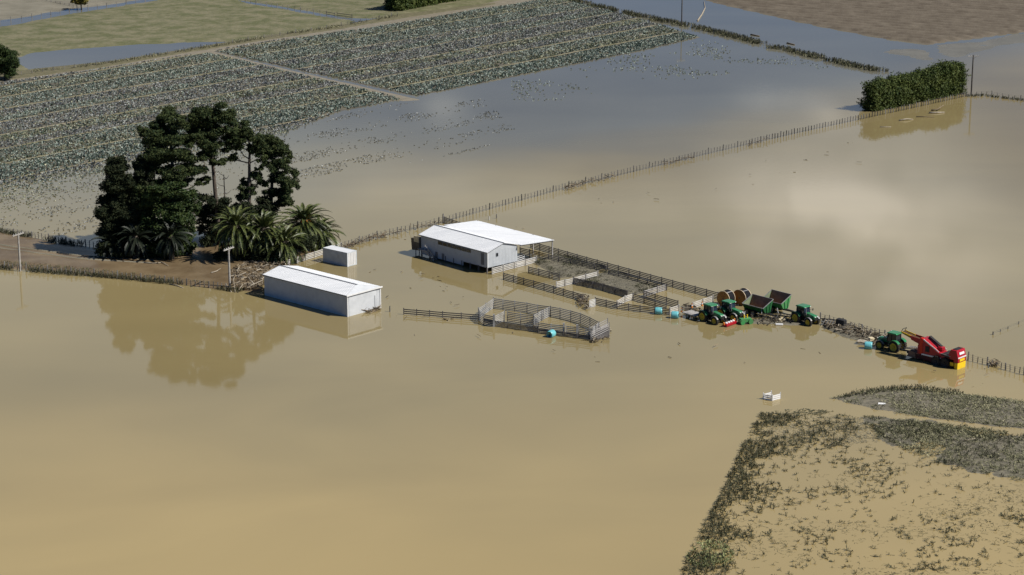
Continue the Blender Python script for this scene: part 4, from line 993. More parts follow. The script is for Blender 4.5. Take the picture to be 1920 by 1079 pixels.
tree('pine_tree', 'leaning pine with ragged round crown at the field end of the grove', 'pine tree', (510, 452),
     [(497, 268, 17, 11), (518, 276, 18, 11), (535, 290, 14, 11), (515, 295, 16, 9), (530, 312, 19, 12), (543, 335, 18, 14), (522, 335, 13, 8), (551, 350, 10, 10), (530, 358, 22, 11), (508, 365, 12, 7), (538, 377, 15, 8), (518, 386, 17, 8), (498, 345, 9, 6), (505, 310, 8, 5), (487, 285, 10, 9)],
     'pine', 0.42, 60, 0.27, 64, [(510, 452, 0), (510, 388, 0), (514, 330, 0.1), (516, 295, 0), (514, 272, 0)], depth=0.7)
tree('cypress_tree', 'dense dark cypress column at the lake side end of the grove', 'cypress tree', (232, 478),
     [(226, 306, 17, 9), (226, 322, 19, 14), (224, 342, 22, 16), (222, 364, 25, 18), (222, 386, 29, 18), (224, 408, 33, 18), (228, 430, 36, 18), (232, 452, 36, 16), (238, 345, 20, 18), (244, 375, 22, 20), (215, 420, 22, 20), (250, 400, 24, 20), (262, 370, 15, 16), (230, 470, 36, 12), (268, 335, 9, 12), (272, 305, 8, 9), (262, 425, 25, 20), (205, 474, 16, 10), (225, 480, 24, 8), (258, 476, 22, 10), (222, 440, 32, 18), (222, 400, 26, 18), (277, 335, 14, 14), (284, 352, 16, 12), (262, 350, 14, 14), (270, 320, 9, 10)],
     'cypress', 0.5, 75, 0.26, 65, [(232, 478, 0), (228, 400, 0), (226, 310, 0)], depth=0.4, limbs=False)
tree('evergreen_tree', 'bushy dark evergreen between the cypress and the broad pine', 'tree', (318, 480),
     [(300, 372, 26, 14), (326, 372, 28, 15), (285, 392, 22, 15), (318, 395, 33, 17), (346, 398, 20, 15), (300, 418, 32, 16), (335, 420, 28, 16), (355, 418, 12, 14), (290, 440, 26, 14), (325, 444, 33, 14), (315, 462, 36, 12), (275, 410, 16, 20), (272, 440, 18, 20), (352, 442, 18, 16), (362, 395, 14, 14), (305, 358, 28, 12), (340, 355, 22, 10), (278, 365, 18, 14), (280, 468, 20, 12), (310, 475, 28, 9), (350, 462, 18, 12), (288, 425, 20, 18), (318, 378, 26, 16), (355, 375, 16, 14)],
     'broad', 0.4, 55, 0.27, 66, [(318, 480, 0), (318, 420, 0), (320, 380, 0)], depth=0.5, limbs=False)
tree('evergreen_tree', 'low dark evergreen undergrowth behind the palms and pines', 'tree', (440, 458),
     [(392, 378, 18, 12), (415, 385, 18, 11), (380, 402, 18, 14), (402, 410, 22, 16), (440, 400, 22, 12), (470, 388, 22, 11), (492, 384, 20, 9), (386, 430, 17, 14), (415, 436, 30, 16), (450, 440, 30, 15), (500, 402, 18, 10)],
     'cypress', 0.3, 50, 0.27, 67, [(440, 458, 0), (440, 430, 0), (430, 400, 0)], depth=0.5, limbs=False)
tree('shrub', 'bright green shrub at the foot of the bushy evergreen', 'shrub', (344, 480), [(344, 466, 12, 9), (352, 470, 9, 7), (336, 471, 8, 7)], 'bush', 0.1, 70, 0.2, 68, [(344, 480, 0), (344, 468, 0)], depth=0.2, limbs=False)
tree('undergrowth', 'dark scrub added to stand for the shade under the date palms', 'scrub', (490, 491), [(428, 470, 16, 10), (448, 476, 20, 10), (470, 474, 20, 12), (492, 478, 22, 9), (515, 476, 20, 10), (535, 474, 18, 9), (555, 466, 18, 10), (580, 460, 14, 10), (415, 480, 12, 6), (505, 462, 16, 10), (470, 456, 20, 10)], 'cypress', 0.1, 55, 0.24, 69, [(490, 491, 0), (490, 480, 0), (490, 470, 0)], depth=0.5, limbs=False)  # added foliage; its dark mass stands in for black shaded ground
# dead snag
t = thing('dead_tree', 'bare dead snag standing between the pine trunks', 'dead tree', P(424, 458)); k = kpx(424, 458)
mb = MB().tube([(0, 0, -.4), (0.05, 0, 7), (0, 0, 13.2)], [0.2, 0.15, 0.07], 7)
for z, a, l in ((6.5, 0.2, 1.6), (8, 2.8, 1.8), (9.6, 0.1, 1.3), (11, 3.0, 1.4), (12.3, 0.4, 1.0), (13, 2.4, 1.6)):
    mb.tube([(0.03, 0, z), (l * 0.6 * math.cos(a), l * 0.6 * math.sin(a), z + 0.15), (l * math.cos(a), l * math.sin(a), z + 0.7)], [0.06, 0.045, 0.02], 5)
mb.build('trunk', M['bark'], t)
# fallen bleached limbs among the undergrowth
def log(label, path, rad, material='deadwood', name='driftwood_log', cat='log'):
    A_ = P(*path[0][:2]); mb = MB(); pts_ = [P(u, v) - A_ + Vector((0, 0, z)) for u, v, z in path]
    n = len(pts_); mb.tube(pts_, [rad * (1 - 0.55 * i / (n - 1)) for i in range(n)], 7)
    return tag(mb.build(name, M[material], None, A_, smooth=True), label, cat)
log('bleached fallen limb arching over the undergrowth by the palms', [(412, 462, 5.0), (400, 462, 6.0), (392, 460, 5.6), (384, 459, 4.6)], 0.16)
log('bleached lower fallen limb beside the nearest palm crown', [(408, 464, 3.0), (398, 464, 3.9), (388, 463, 3.4)], 0.13)

def palm(label, base, heart_v, fl, nf, seed, skirt=0.0, mats='palm', group='date palms beside the container fence'):
    r = random.Random(seed); B = P(*base); B.z = 0.25; k = kpx(*base); hz = (base[1] - heart_v) / (k * 0.967)
    t = thing('palm_tree', label, 'palm tree', B, 0, group)
    mb = MB(); mb.tube([(0, 0, -0.4), (0, 0, hz * 0.5), (0, 0, hz)], [0.55, 0.45, 0.5], 10)
    mb.tube([(0, 0, hz - 0.9), (0, 0, hz - 0.2), (0, 0, hz + 0.3)], [0.5, 0.75, 0.35], 10)
    mb.build('trunk', M['bark'], t)
    V = []; Q = []
    def frond(az_, el, ln, VV, QQ, droop):
        d = Vector((math.cos(az_), math.sin(az_), 0)); p = Vector((0, 0, hz)) + d * 0.3; n = 16; seg = ln / n; e = el
        side = Vector((-d.y, d.x, 0)); roll = r.uniform(-0.5, 0.5)
        for i in range(n + 1):
            f = i / n; fw = d * math.cos(e) + Vector((0, 0, math.sin(e))); upv = fw.cross(side)
            if upv.dot(Vector((0, 0, 1)) - d * 0.5) < 0: upv = -upv
            q = p + fw * seg
            w = 0.62 * max(0.12, min(1, f * 5) * (1 - f ** 3) ** 0.8)
            o = len(VV); VV += [p - side * 0.05, q - side * 0.04, q + side * 0.04, p + side * 0.05]; QQ.append((o, o + 1, o + 2, o + 3))
            if f > 0.1:
                for s_ in (-1, 1):
                    out = (side * s_ * math.cos(0.5 + roll * s_) + upv * math.sin(0.5 + roll * s_))
                    for j in range(2):
                        a = p.lerp(q, j * 0.5); tip = a + (out * 0.75 + fw * 0.7) * w * r.uniform(.85, 1.12) - Vector((0, 0, 0.12 * w))
                        b = a + fw * seg * 0.5; wd_ = fw * 0.05
                        o = len(VV); VV += [a, b, tip + wd_, tip - wd_]; QQ.append((o, o + 1, o + 2, o + 3))
            p = q; e -= droop / n * (0.4 + 1.2 * f)
    for i in range(nf):
        f = (i + 0.5) / nf; el = R(86 - 138 * f ** 0.95) + r.uniform(-.1, .1)
        frond(i * 2.39996 + r.uniform(-.2, .2), el, fl * r.uniform(.85, 1.08) * (0.7 + 0.3 * min(1, f * 2.5)), V, Q, r.uniform(1.0, 1.5))
    link('crown', np_mesh('crown', [tuple(v) for v in V], Q, M[mats]), t)
    V2 = []; Q2 = []
    for i in range(int(nf * 0.3)):
        frond(r.uniform(0, 6.28), R(r.uniform(-75, -35)), fl * r.uniform(.6, .9), V2, Q2, 0.6)
    link('dead_fronds', np_mesh('dead_fronds', [tuple(v) for v in V2], Q2, M['palmdead'] if skirt else M[mats]), t)
    return t
palm('large green palm nearest the power pole, leftmost of the lit palms', (445, 492), 428, 5.6, 92, 1)
palm('green palm between the two biggest palm crowns', (496, 490), 432, 5.3, 84, 2)
palm('low dark palm in front, beside the pale rail fence', (534, 492), 458, 5.2, 80, 3)
palm('fresh green palm with orange fruit stalks behind the container', (570, 472), 418, 5.5, 92, 4)
palm('small palm half hidden at the far end of the palm row', (600, 466), 440, 4.8, 70, 5)
palm('shaded palm drooping at the foot of the cypress', (255, 488), 448, 4.4, 46, 6, mats='palmshade', group='shaded palms under the grove')
palm('shaded palm drooping under the bushy evergreen', (322, 491), 446, 4.4, 46, 7, mats='palmshade', group='shaded palms under the grove')
palm('shaded low palm at the outer edge below the cypress', (212, 484), 458, 4.0, 40, 8, mats='palmshade', group='shaded palms under the grove')
fr = MB(); B = P(570, 472); hz = (472 - 418) / (kpx(570, 472) * .967) + 0.25
fs = thing('fruit_stalks', 'orange fruit stalks hanging in the fresh green palm', 'fruit', B + Vector((0, 0, hz)))
for i in range(7):
    a = i * 0.9; d = Vector((math.cos(a), math.sin(a), 0))
    MB().tube([d * 0.4, d * 1.1 + Vector((0, 0, .35)), d * 1.5 + Vector((0, 0, -.1))], [0.05, 0.05, 0.16], 6).build('fruit_bunch', M['amber'], fs)
tree('roadside_tree', 'round dark green tree beside the puddle and track', 'tree', (10, 150), [(5, 95, 16, 9), (20, 102, 14, 10), (-6, 108, 22, 14), (12, 116, 22, 14), (28, 120, 9, 11), (2, 132, 24, 12), (20, 136, 12, 9)], 'broad', 0.3, 40, 0.28, 71, [(10, 150, 0), (10, 125, 0), (8, 105, 0)], depth=0.8)
tree('roadside_tree', 'small yellowing tree on the pale mud flat', 'tree', (153, 19), [(145, 2, 8, 6), (158, 0, 9, 6), (152, -6, 10, 6), (151, 7, 9, 4)], 'autumn', 0.25, 45, 0.3, 72, [(153, 19, 0), (152, 8, 0), (151, -4, 0)], depth=0.6)

def hedge(label, a, b, width, h0, h1, seed, mname='hedge', leaf=0.27, dens=32, front=None):
    r = np.random.default_rng(seed); A_, B_ = P(*a), P(*b); D = B_ - A_; Lh = D.length; d = D.normalized(); nn = Vector((-d.y, d.x, 0))
    if nn.y < 0: nn = -nn
    t = thing('hedge', label, 'hedge', A_); ells = []; n = int(Lh / 1.7)
    for i in range(n + 1):
        f = i / n; h = h0 + (h1 - h0) * f + r.normal() * 0.28
        for lv in range(6):
            z = 0.5 + (h - 1.1) * lv / 5; w = width * (0.62 if lv == 5 else 0.9) * (0.9 + 0.2 * r.random())
            for s in (-1, 0, 1):
                c = d * (f * Lh + r.normal() * 0.5) + nn * (width / 2 + s * w * 0.33 + r.normal() * 0.2) + Vector((0, 0, z + r.normal() * 0.25))
                ells.append((c, (1.15 + 0.4 * r.random(), 1.15 + 0.4 * r.random(), 0.95 + 0.5 * r.random())))
    V, Q = leaf_cloud(ells, dens, leaf, seed); link('foliage', np_mesh('foliage', V, Q, M[mname]), t)
    for i in range(0, n + 1, 2):
        c = d * (i / n * Lh) + nn * width / 2
        MB().tube([c + Vector((0, 0, -.4)), c + Vector((0, 0, 3))], [0.14, 0.1], 6).build('trunk', M['bark'], t)
    return t
hedge('tall clipped shelter hedge standing in the flood behind wire fence', (1646, 209), (1806, 176), 4.2, 6.3, 7.4, 81)
hedge('dark shelter hedge between the pasture and the track', (752, 23), (960, -14), 7.0, 7.5, 8.5, 82, leaf=0.4, dens=20)

# ------------------------------------------------------------------ farm machines
def wheel(parent, x, y, z, r_, w, rim_mat='yellow', name='wheel', axis='y'):
    o = MB()
    o.lathe([(r_ * 0.58, -w / 2), (r_ * 0.9, -w / 2), (r_, -w * 0.36), (r_, w * 0.36), (r_ * 0.9, w / 2), (r_ * 0.58, w / 2)], (0, 0, 0), axis, 22, ring=True)
    for i in range(18):
        a = 2 * math.pi * i / 18
        c = Vector((math.cos(a), 0, math.sin(a))) * (r_ + 0.015) if axis == 'y' else Vector((0, math.cos(a), math.sin(a))) * (r_ + 0.015)
        o.box(c, (0.07, w * 0.8, 0.06) if axis == 'y' else (w * 0.8, 0.07, 0.06), Matrix.Rotation(-a, 3, 'Y') if axis == 'y' else None)
    ob = o.build(name, M['tyre'], parent, (x, y, z))
    s = 1 if y > 0 else -1
    for sg in (1, -1):
        m = MB(); m.lathe([(r_ * 0.60, sg * w * 0.2), (r_ * 0.66, sg * w * 0.53), (r_ * 0.56, sg * w * 0.52), (r_ * 0.26, sg * w * 0.36), (r_ * 0.22, sg * w * 0.54), (r_ * 0.05, sg * w * 0.55)], (0, 0, 0), axis, 18)
        m.build('rim', M[rim_mat], ob)
    return ob
def make_tractor(label, loc, rz, sink=0.0):
    t = thing('tractor', label, 'tractor', (loc.x, loc.y, -sink), rz, 'green tractors stranded along the bank')
    for y in (-0.95, 0.95):
        wheel(t, -1.25, y, 0.92, 0.95, 0.55); wheel(t, 1.45, y * 0.97, 0.68, 0.70, 0.45)
    MB().box((0.6, 0, 0.95), (2.6, 0.5, 0.5)).box((-1.2, 0, 1.0), (1.0, 0.75, 0.7)).box((1.45, 0, 0.7), (0.25, 1.5, 0.2)).box((-1.25, 0, 0.95), (0.3, 1.6, 0.3)).build('chassis', M['black'], t)
    MB().prism([(0.3, 1.25), (2.25, 1.15), (2.32, 1.5), (2.1, 1.78), (0.3, 2.0)], -0.42, 0.42).build('bonnet', M['green'], t, bevel=0.09)
    MB().box((2.31, 0, 1.25), (0.06, 0.6, 0.5)).build('grille', M['black'], t)
    for y in (-0.24, 0.24): MB().box((2.32, y, 1.6), (0.06, 0.22, 0.12)).build('headlight', M['trim'], t)
    MB().prism([(-1.35, 1.6), (0.3, 1.45), (0.35, 1.95), (0.12, 2.78), (-1.28, 2.78)], -0.66, 0.66).build('cab_glass', M['glass'], t)
    cf = MB()
    for y in (-0.69, 0.69):
        cf.beam((0.37, y, 1.45), (0.14, y, 2.8), 0.09); cf.beam((-1.38, y, 1.6), (-1.3, y, 2.8), 0.1); cf.beam((-0.5, y, 1.5), (-0.5, y, 2.8), 0.07); cf.beam((-1.36, y, 1.62), (0.36, y, 1.5), 0.08)
    cf.build('cab_frame', M['black'], t)
    MB().prism([(-1.5, 2.78), (0.38, 2.78), (0.42, 2.88), (0.2, 3.02), (-1.35, 3.02), (-1.52, 2.9)], -0.82, 0.82).build('cab_roof', M['green'], t, bevel=0.06)
    for y in (-0.6, 0.6): MB().box((0.45, y, 2.86), (0.06, 0.2, 0.1)).build('work_lamp', M['trim'], t)
    for y in (-0.95, 0.95):
        f = MB(); pts_ = [(-1.25 + 1.06 * math.cos(a), 0.92 + 1.06 * math.sin(a)) for a in [R(x) for x in range(25, 150, 15)]]
        inner = [(-1.25 + 1.0 * math.cos(a), 0.92 + 1.0 * math.sin(a)) for a in [R(x) for x in range(25, 150, 15)]]
        f.prism(pts_ + inner[::-1], y - 0.3, y + 0.3); f.build('mudguard', M['green'], t)
        fw_ = MB(); pts_ = [(1.45 + 0.82 * math.cos(a), 0.68 + 0.82 * math.sin(a)) for a in [R(x) for x in range(30, 160, 18)]]
        inner = [(1.45 + 0.77 * math.cos(a), 0.68 + 0.77 * math.sin(a)) for a in [R(x) for x in range(30, 160, 18)]]
        fw_.prism(pts_ + inner[::-1], y - 0.14, y + 0.14); fw_.build('front_mudguard', M['steel'], t)
        MB().beam((0.3, y * 0.7, 2.3), (0.42, y * 1.25, 2.35), 0.04).box((0.44, y * 1.3, 2.25), (0.06, 0.2, 0.34)).build('mirror', M['black'], t)
    MB().tube([(0.55, -0.5, 1.5), (0.55, -0.5, 2.85), (0.5, -0.5, 2.95)], 0.06, 8).build('exhaust', M['steel'], t)
    MB().box((-0.35, 0.78, 0.75), (0.7, 0.3, 0.08)).box((-0.35, 0.82, 1.1), (0.6, 0.25, 0.06)).box((-0.35, 0.7, 0.95), (0.06, 0.06, 0.6)).build('steps', M['steel'], t)
    MB().beam((-1.7, -0.4, 0.9), (-2.4, -0.4, 0.7), 0.09).beam((-1.7, 0.4, 0.9), (-2.4, 0.4, 0.7), 0.09).beam((-1.7, 0, 1.5), (-2.3, 0, 1.4), 0.07).build('hitch', M['black'], t)
    return t
def heading(a, b):
    d = P(*b) - P(*a); return math.atan2(d.y, d.x)
hd = heading((1317, 603), (1340, 610))
make_tractor('front green tractor with red mower on its nose beside the white bale', P(1336, 603.5), hd, 0.12)
make_tractor('green tractor wedged between the front tractor and the cable reels', P(1370, 597.5), hd + 0.06, 0.1)
make_tractor('green tractor parked alone past the two green trailers', P(1510, 606), hd + 0.03, 0.1)
make_tractor('green tractor coupled to the red harvester', P(1670, 655), heading((1685, 660), (1655, 653)), 0.12)
# front mower
t = thing('mower', 'red front mower lying in the water before the front tractor', 'mower', P(1368, 610), heading((1356, 613), (1383, 603)))
MB().prism([(-1.45, 0.05), (1.45, 0.05), (1.45, 0.32), (1.3, 0.5), (-1.3, 0.5), (-1.45, 0.32)], -0.45, 0.45).build('mower_deck', M['red'], t, bevel=0.05)
for x in (-0.95, -0.3, 0.35, 1.0): MB().lathe([(0.24, 0), (0.24, 0.1), (0.12, 0.2)], (x, 0, 0.5), 'z', 10).build('rotor_cap', M['trim'], t)
for x in (-1.5, 1.5): MB().lathe([(0.03, 0), (0.14, 0.05), (0.16, 0.4), (0.05, 0.5)], (x, 0.1, 0.3), 'z', 8).build('marker', M['amber'], t)
MB().beam((-0.4, 0.4, 0.4), (-0.3, 1.2, 0.9), 0.1).beam((0.4, 0.4, 0.4), (0.3, 1.2, 0.9), 0.1).build('hitch', M['black'], t)
# green implement
t = thing('seed_drill', 'bright green implement with yellow fittings beside the red mower', 'implement', P(1397, 607), R(20))
MB().prism([(-1.1, 0.25), (1.1, 0.25), (1.15, 0.6), (0.9, 0.95), (-0.9, 0.95), (-1.15, 0.6)], -0.45, 0.45).build('hopper', M['lgreen'], t, bevel=0.06)
for x in (-0.7, 0.75): MB().lathe([(0.42, -0.12), (0.42, 0.12)], (x, -0.6, 0.4), 'y', 14).build('wheel', M['lgreen'], t)
for x in (-0.2, 0.35): MB().box((x, 0, 1.15), (0.12, 0.2, 0.7)).build('bracket', M['byellow'], t)
MB().tube([(0, 0.3, 0.9), (0.05, 0.3, 2.0)], 0.05, 6).build('mast', M['trim'], t)
for y in (-0.5, 0.5): MB().beam((-1.2, y, 0.15), (1.2, y, 0.15), 0.12).build('frame', M['black'], t)
# cable reels
def reel(label, u, v, rz, r_=1.15, w=1.35):
    t = thing('cable_reel', label, 'cable reel', P(u, v), rz, 'cable reels behind the tractors')
    c = (0, 0, r_ - 0.15)
    for y in (-w / 2, w / 2):
        fl = MB(); fl.lathe([(0.12, y - 0.05), (r_ - 0.045, y - 0.05), (r_ - 0.045, y + 0.05), (0.12, y + 0.05)], c, 'y', 32); f_ = fl.build('flange', M['reel'], t)
        MB().lathe([(r_ - 0.045, y - 0.055), (r_, y - 0.055), (r_, y + 0.055), (r_ - 0.045, y + 0.055)], c, 'y', 32, ring=True).build('rim', M['reelrim'], f_)
    prof = []
    for i in range(13):
        yy = -w / 2 + 0.06 + (w - 0.12) * i / 12; prof.append((r_ * (0.945 + 0.012 * (i % 2)), yy))
    MB().lathe(prof, c, 'y', 32).build('pipe_coil', M['cable'], t)
    sa = R(62); sp_ = Vector((math.cos(sa) * r_ * 0.965, 0, math.sin(sa) * r_ * 0.965 + r_ - 0.15))
    MB().beam(sp_ - Vector((0, w / 2 - 0.06, 0)), sp_ + Vector((0, w / 2 - 0.06, 0)), 0.16, 0.04, up=Vector((math.cos(sa), 0, math.sin(sa)))).build('strap', M['steel'], t)
    MB().lathe([(0.16, -w / 2 - 0.1), (0.16, w / 2 + 0.1)], c, 'y', 12).build('hub', M['rust'], t)
    return t
rr_ = heading((1355, 568), (1371, 563)) - R(90)
reel('ochre faced reel of black pipe nearest the pen fence', 1361, 572.5, rr_ , 1.36, 1.5)
reel('rust brown faced reel of black pipe beside the green trailer', 1391, 571, rr_, 1.42, 1.5)
# bin trailers
def trailer(label, u, v, rz, inner, outer):
    t = thing('bin_trailer', label, 'trailer', P(u, v), rz, 'green bin trailers')
    # local x along the bin, +y towards the tipping (low) side
    Lb = 4.2; prof = [(1.25, 1.75), (0.75, 0.9), (-0.55, 0.75), (-1.25, 2.95)]       # (y, z) outline low lip, floor, floor, high lip
    def sheet(nm, i, mm):
        (y0, z0), (y1, z1) = prof[i], prof[i + 1]
        n = Vector((0, -(z1 - z0), y1 - y0)).normalized() * 0.05
        a = [Vector((x, y, z)) for x, y, z in ((-Lb / 2, y0, z0), (Lb / 2, y0, z0), (Lb / 2, y1, z1), (-Lb / 2, y1, z1))]
        MB().add(a + [p + n for p in a], [(3, 2, 1, 0), (4, 5, 6, 7), (0, 1, 5, 4), (1, 2, 6, 5), (2, 3, 7, 6), (3, 0, 4, 7)]).build(nm, mm, t)
    def dbl(nm, i, off_in):
        sheet(nm, i, M[outer])
        (y0, z0), (y1, z1) = prof[i], prof[i + 1]
        n = Vector((0, -(z1 - z0), y1 - y0)).normalized()
        if (Vector((0, 0, 1.9)) - Vector((0, y0, z0))).dot(n) < 0: n = -n
        a = [Vector((x, y, z)) + n * 0.09 for x, y, z in ((-Lb / 2 + .06, y0, z0), (Lb / 2 - .06, y0, z0), (Lb / 2 - .06, y1, z1), (-Lb / 2 + .06, y1, z1))]
        MB().add(a + [p - n * 0.03 for p in a], [(0, 1, 2, 3), (7, 6, 5, 4), (0, 4, 5, 1), (1, 5, 6, 2), (2, 6, 7, 3), (3, 7, 4, 0)]).build('lining', M[inner], t)
    dbl('side_panel', 0, 1); dbl('floor', 1, 1); dbl('side_panel', 2, 1)
    for x in (-Lb / 2, Lb / 2):
        e_ = [(y, z) for y, z in prof]
        m = MB(); n = len(e_); s_ = 0.05 if x > 0 else -0.05
        m.add([(x, y, z) for y, z in e_] + [(x + s_, y, z) for y, z in e_], [tuple(range(n)), tuple(reversed(range(n, 2 * n)))] + [(i, i + n, (i + 1) % n + n, (i + 1) % n) for i in range(n)])
        m.build('end_panel', M['lgreen'] if outer == 'green' else M[outer], t)
        li = MB(); xi = x - (0.02 if x > 0 else -0.02); e2 = [(y * 0.93, z + (0.06 if z < 1.2 else -0.05)) for y, z in e_]
        li.add([(xi, y, z) for y, z in e2] + [(xi - s_ * 0.5, y, z) for y, z in e2], [tuple(range(n)), tuple(reversed(range(n, 2 * n)))] + [(i, i + n, (i + 1) % n + n, (i + 1) % n) for i in range(n)])
        li.build('end_lining', M['dusty'], t)
        for f in (0.3, 0.7):
            y = 1.25 - 2.5 * f; ztop = 1.75 + 1.2 * f
            MB().beam((x + s_ * 2.2, y * 0.6, 0.8), (x + s_ * 2.2, y, ztop - 0.1), 0.09).build('rib', M[outer], t)
    MB().beam((-Lb / 2, 1.27, 1.78), (Lb / 2, 1.27, 1.78), 0.1).beam((-Lb / 2, -1.27, 2.98), (Lb / 2, -1.27, 2.98), 0.1).beam((Lb / 2 + 0.03, 1.27, 1.8), (Lb / 2 + 0.03, -1.27, 2.98), 0.1).beam((-Lb / 2 - 0.03, 1.27, 1.8), (-Lb / 2 - 0.03, -1.27, 2.98), 0.1).build('rim', M['sand'] if False else M['steel'], t)
    MB().beam((-Lb / 2 - 0.2, 0.5, 0.62), (Lb / 2 + 1.6, 0.1, 0.62), 0.16, 0.2).beam((-Lb / 2 - 0.2, -0.5, 0.62), (Lb / 2 + 1.6, -0.1, 0.62), 0.16, 0.2).box((-0.6, 0, 0.5), (0.2, 2.0, 0.2)).build('chassis', M['black'], t)
    for x in (-1.3, 0.0):
        for y in (-1.0, 1.0): wheel(t, x, y, 0.42, 0.5, 0.38, 'steel')
    return t
hb = heading((1390, 588), (1432, 599))
tr1 = trailer('dark lined green bin trailer between cable reels and tractors', 1420, 590, hb + math.pi, 'rust', 'dgreen')
tr1.rotation_euler.z = hb; tr1.scale = (1.06, -1, 0.94)
tr2 = trailer('rusty brown lined bin trailer standing behind the other bin trailer', 1455, 583, hb + math.pi, 'rust', 'green')
tr2.rotation_euler.z = hb; tr2.scale = (1, -1, 1)
# bales
def bale(label, u, v, rz, r_=0.62, w=1.2):
    o = MB().lathe([(r_ * 0.8, -w / 2), (r_ * 0.95, -w / 2 + 0.04), (r_, -w / 2 + 0.14), (r_ * 1.01, 0), (r_, w / 2 - 0.14), (r_ * 0.95, w / 2 - 0.04), (r_ * 0.8, w / 2)], (0, 0, r_ - 0.12), 'x', 24).build('wrapped_bale', M['wrap'], None, P(u, v), smooth=True)
    o.rotation_euler = (0, 0, rz); return tag(o, label, 'bale', 'aqua wrapped bales')
bale('aqua wrapped bale in front of the dark pen fence end', 1235, 589, R(-10))
bale('aqua wrapped bale standing apart nearest the front tractor', 1265.5, 596.5, R(-12))
bale('aqua wrapped bale floating against the round cattle yard', 1033.5, 632, R(60))
bale('aqua wrapped bale at the nose of the harvester tractor', 1628, 654, R(-12))
# traffic cones / orange drums by the flatbed
def cone(label, u, v, z=0.0):
    t = thing('marker_cone', label, 'cone', P(u, v) + Vector((0, 0, z)), 0, 'orange cones by the flat trailer')
    MB().lathe([(0.2, 0), (0.13, 0.3)], (0, 0, 0.05), 'z', 10).build('cone_base', M['amber'], t)
    MB().lathe([(0.13, 0), (0.10, 0.22)], (0, 0, 0.352), 'z', 10).build('band', M['trim'], t)
    MB().lathe([(0.10, 0), (0.05, 0.25)], (0, 0, 0.574), 'z', 10).build('cone_tip', M['amber'], t)
cone('orange cone beside the short pale fence by the bale', 1278, 589, 0.3)
cone('orange cone on the far corner of the flat trailer', 1297, 583, 0.5)
cone('orange cone behind the roof of the front tractor', 1316, 583, 0.8)
ft = thing('flat_trailer', 'grey flat deck trailer behind the front tractor', 'trailer', P(1299, 596), hd)
for i in range(7): MB().box((0, -0.9 + i * 0.3, 0.8), (3.0, 0.26, 0.06)).build('deck_board', M['rail'], ft)
MB().beam((-1.5, -1.02, 0.72), (1.5, -1.02, 0.72), 0.1).beam((-1.5, 1.02, 0.72), (1.5, 1.02, 0.72), 0.1).beam((1.5, 0, 0.66), (2.8, 0, 0.6), 0.12).beam((1.52, -1, 0.76), (1.52, 1, 0.76), 0.1).build('chassis', M['steel'], ft)
MB().beam((-1.5, -1, 0.83), (-1.5, -1, 1.6), 0.08).beam((-1.5, 1, 0.83), (-1.5, 1, 1.6), 0.08).beam((-1.5, -1, 1.6), (-1.5, 1, 1.6), 0.08).beam((-1.5, -1, 1.25), (-1.5, 1, 1.25), 0.06).build('headboard', M['black'], ft)
for y in (-0.85, 0.85): wheel(ft, -0.3, y, 0.38, 0.42, 0.25, 'steel')
# black tank, crate on debris bank
o = MB().box((0, 0, 0.65), (1.5, 1.0, 1.3)).build('water_tank', M['black'], None, P(1576, 613), bevel=0.12); o.rotation_euler = (0, 0.08, R(-35)); tag(o, 'black box tank beside the wire fence on the debris bank', 'tank')
t = thing('plough', 'grey steel implement heap beside the lone tractor', 'implement', P(1553, 612), R(-30))
for i in range(4):
    MB().beam((i * 0.5 - 0.9, -0.4, 0.2), (i * 0.5 - 0.6, 0.4, 1.1), 0.09).build('plough_leg', M['steel'], t)
MB().beam((-1.3, 0.4, 1.0), (1.2, 0.4, 1.1), 0.14).build('beam', M['black'], t)
t = thing('broken_pallet', 'broken wooden pallet and boards on the debris bank by the bale', 'pallet', P(1617, 645), R(-25))
for i in range(5): MB().box((0, i * 0.28 - 0.55, 0.45), (1.6, 0.2, 0.04), Matrix.Rotation(0.15, 3, 'X')).build('board', M['deadwood'], t)
for x in (-0.6, 0.6): MB().box((x, 0, 0.36), (0.1, 1.3, 0.1), Matrix.Rotation(0.15, 3, 'X')).build('bearer', M['rail'], t)
o = MB().box((0, 0, 0.35), (0.9, 0.7, 0.7)).build('crate', M['cream'], None, P(1632, 641), bevel=0.04); o.rotation_euler = (0.1, 0.12, 0.5); tag(o, 'cream crate tipped beside the tractor nose', 'crate')
o = MB().box((0, 0, 0.12), (1.2, 0.5, 0.22)).build('foam_slab', M['trim'], None, P(1461, 610), bevel=0.05); o.rotation_euler = (0, 0, -0.1); tag(o, 'pale slab floating by the wrack under the trailers', 'slab')
o = MB().box((0, 0, 0.25), (1.3, 0.9, 0.5)).build('crate', M['cream'], None, P(1466, 603), bevel=0.05); o.rotation_euler = (0.15, -0.1, 0.4); tag(o, 'tan crate in the wrack between trailers and lone tractor', 'crate')

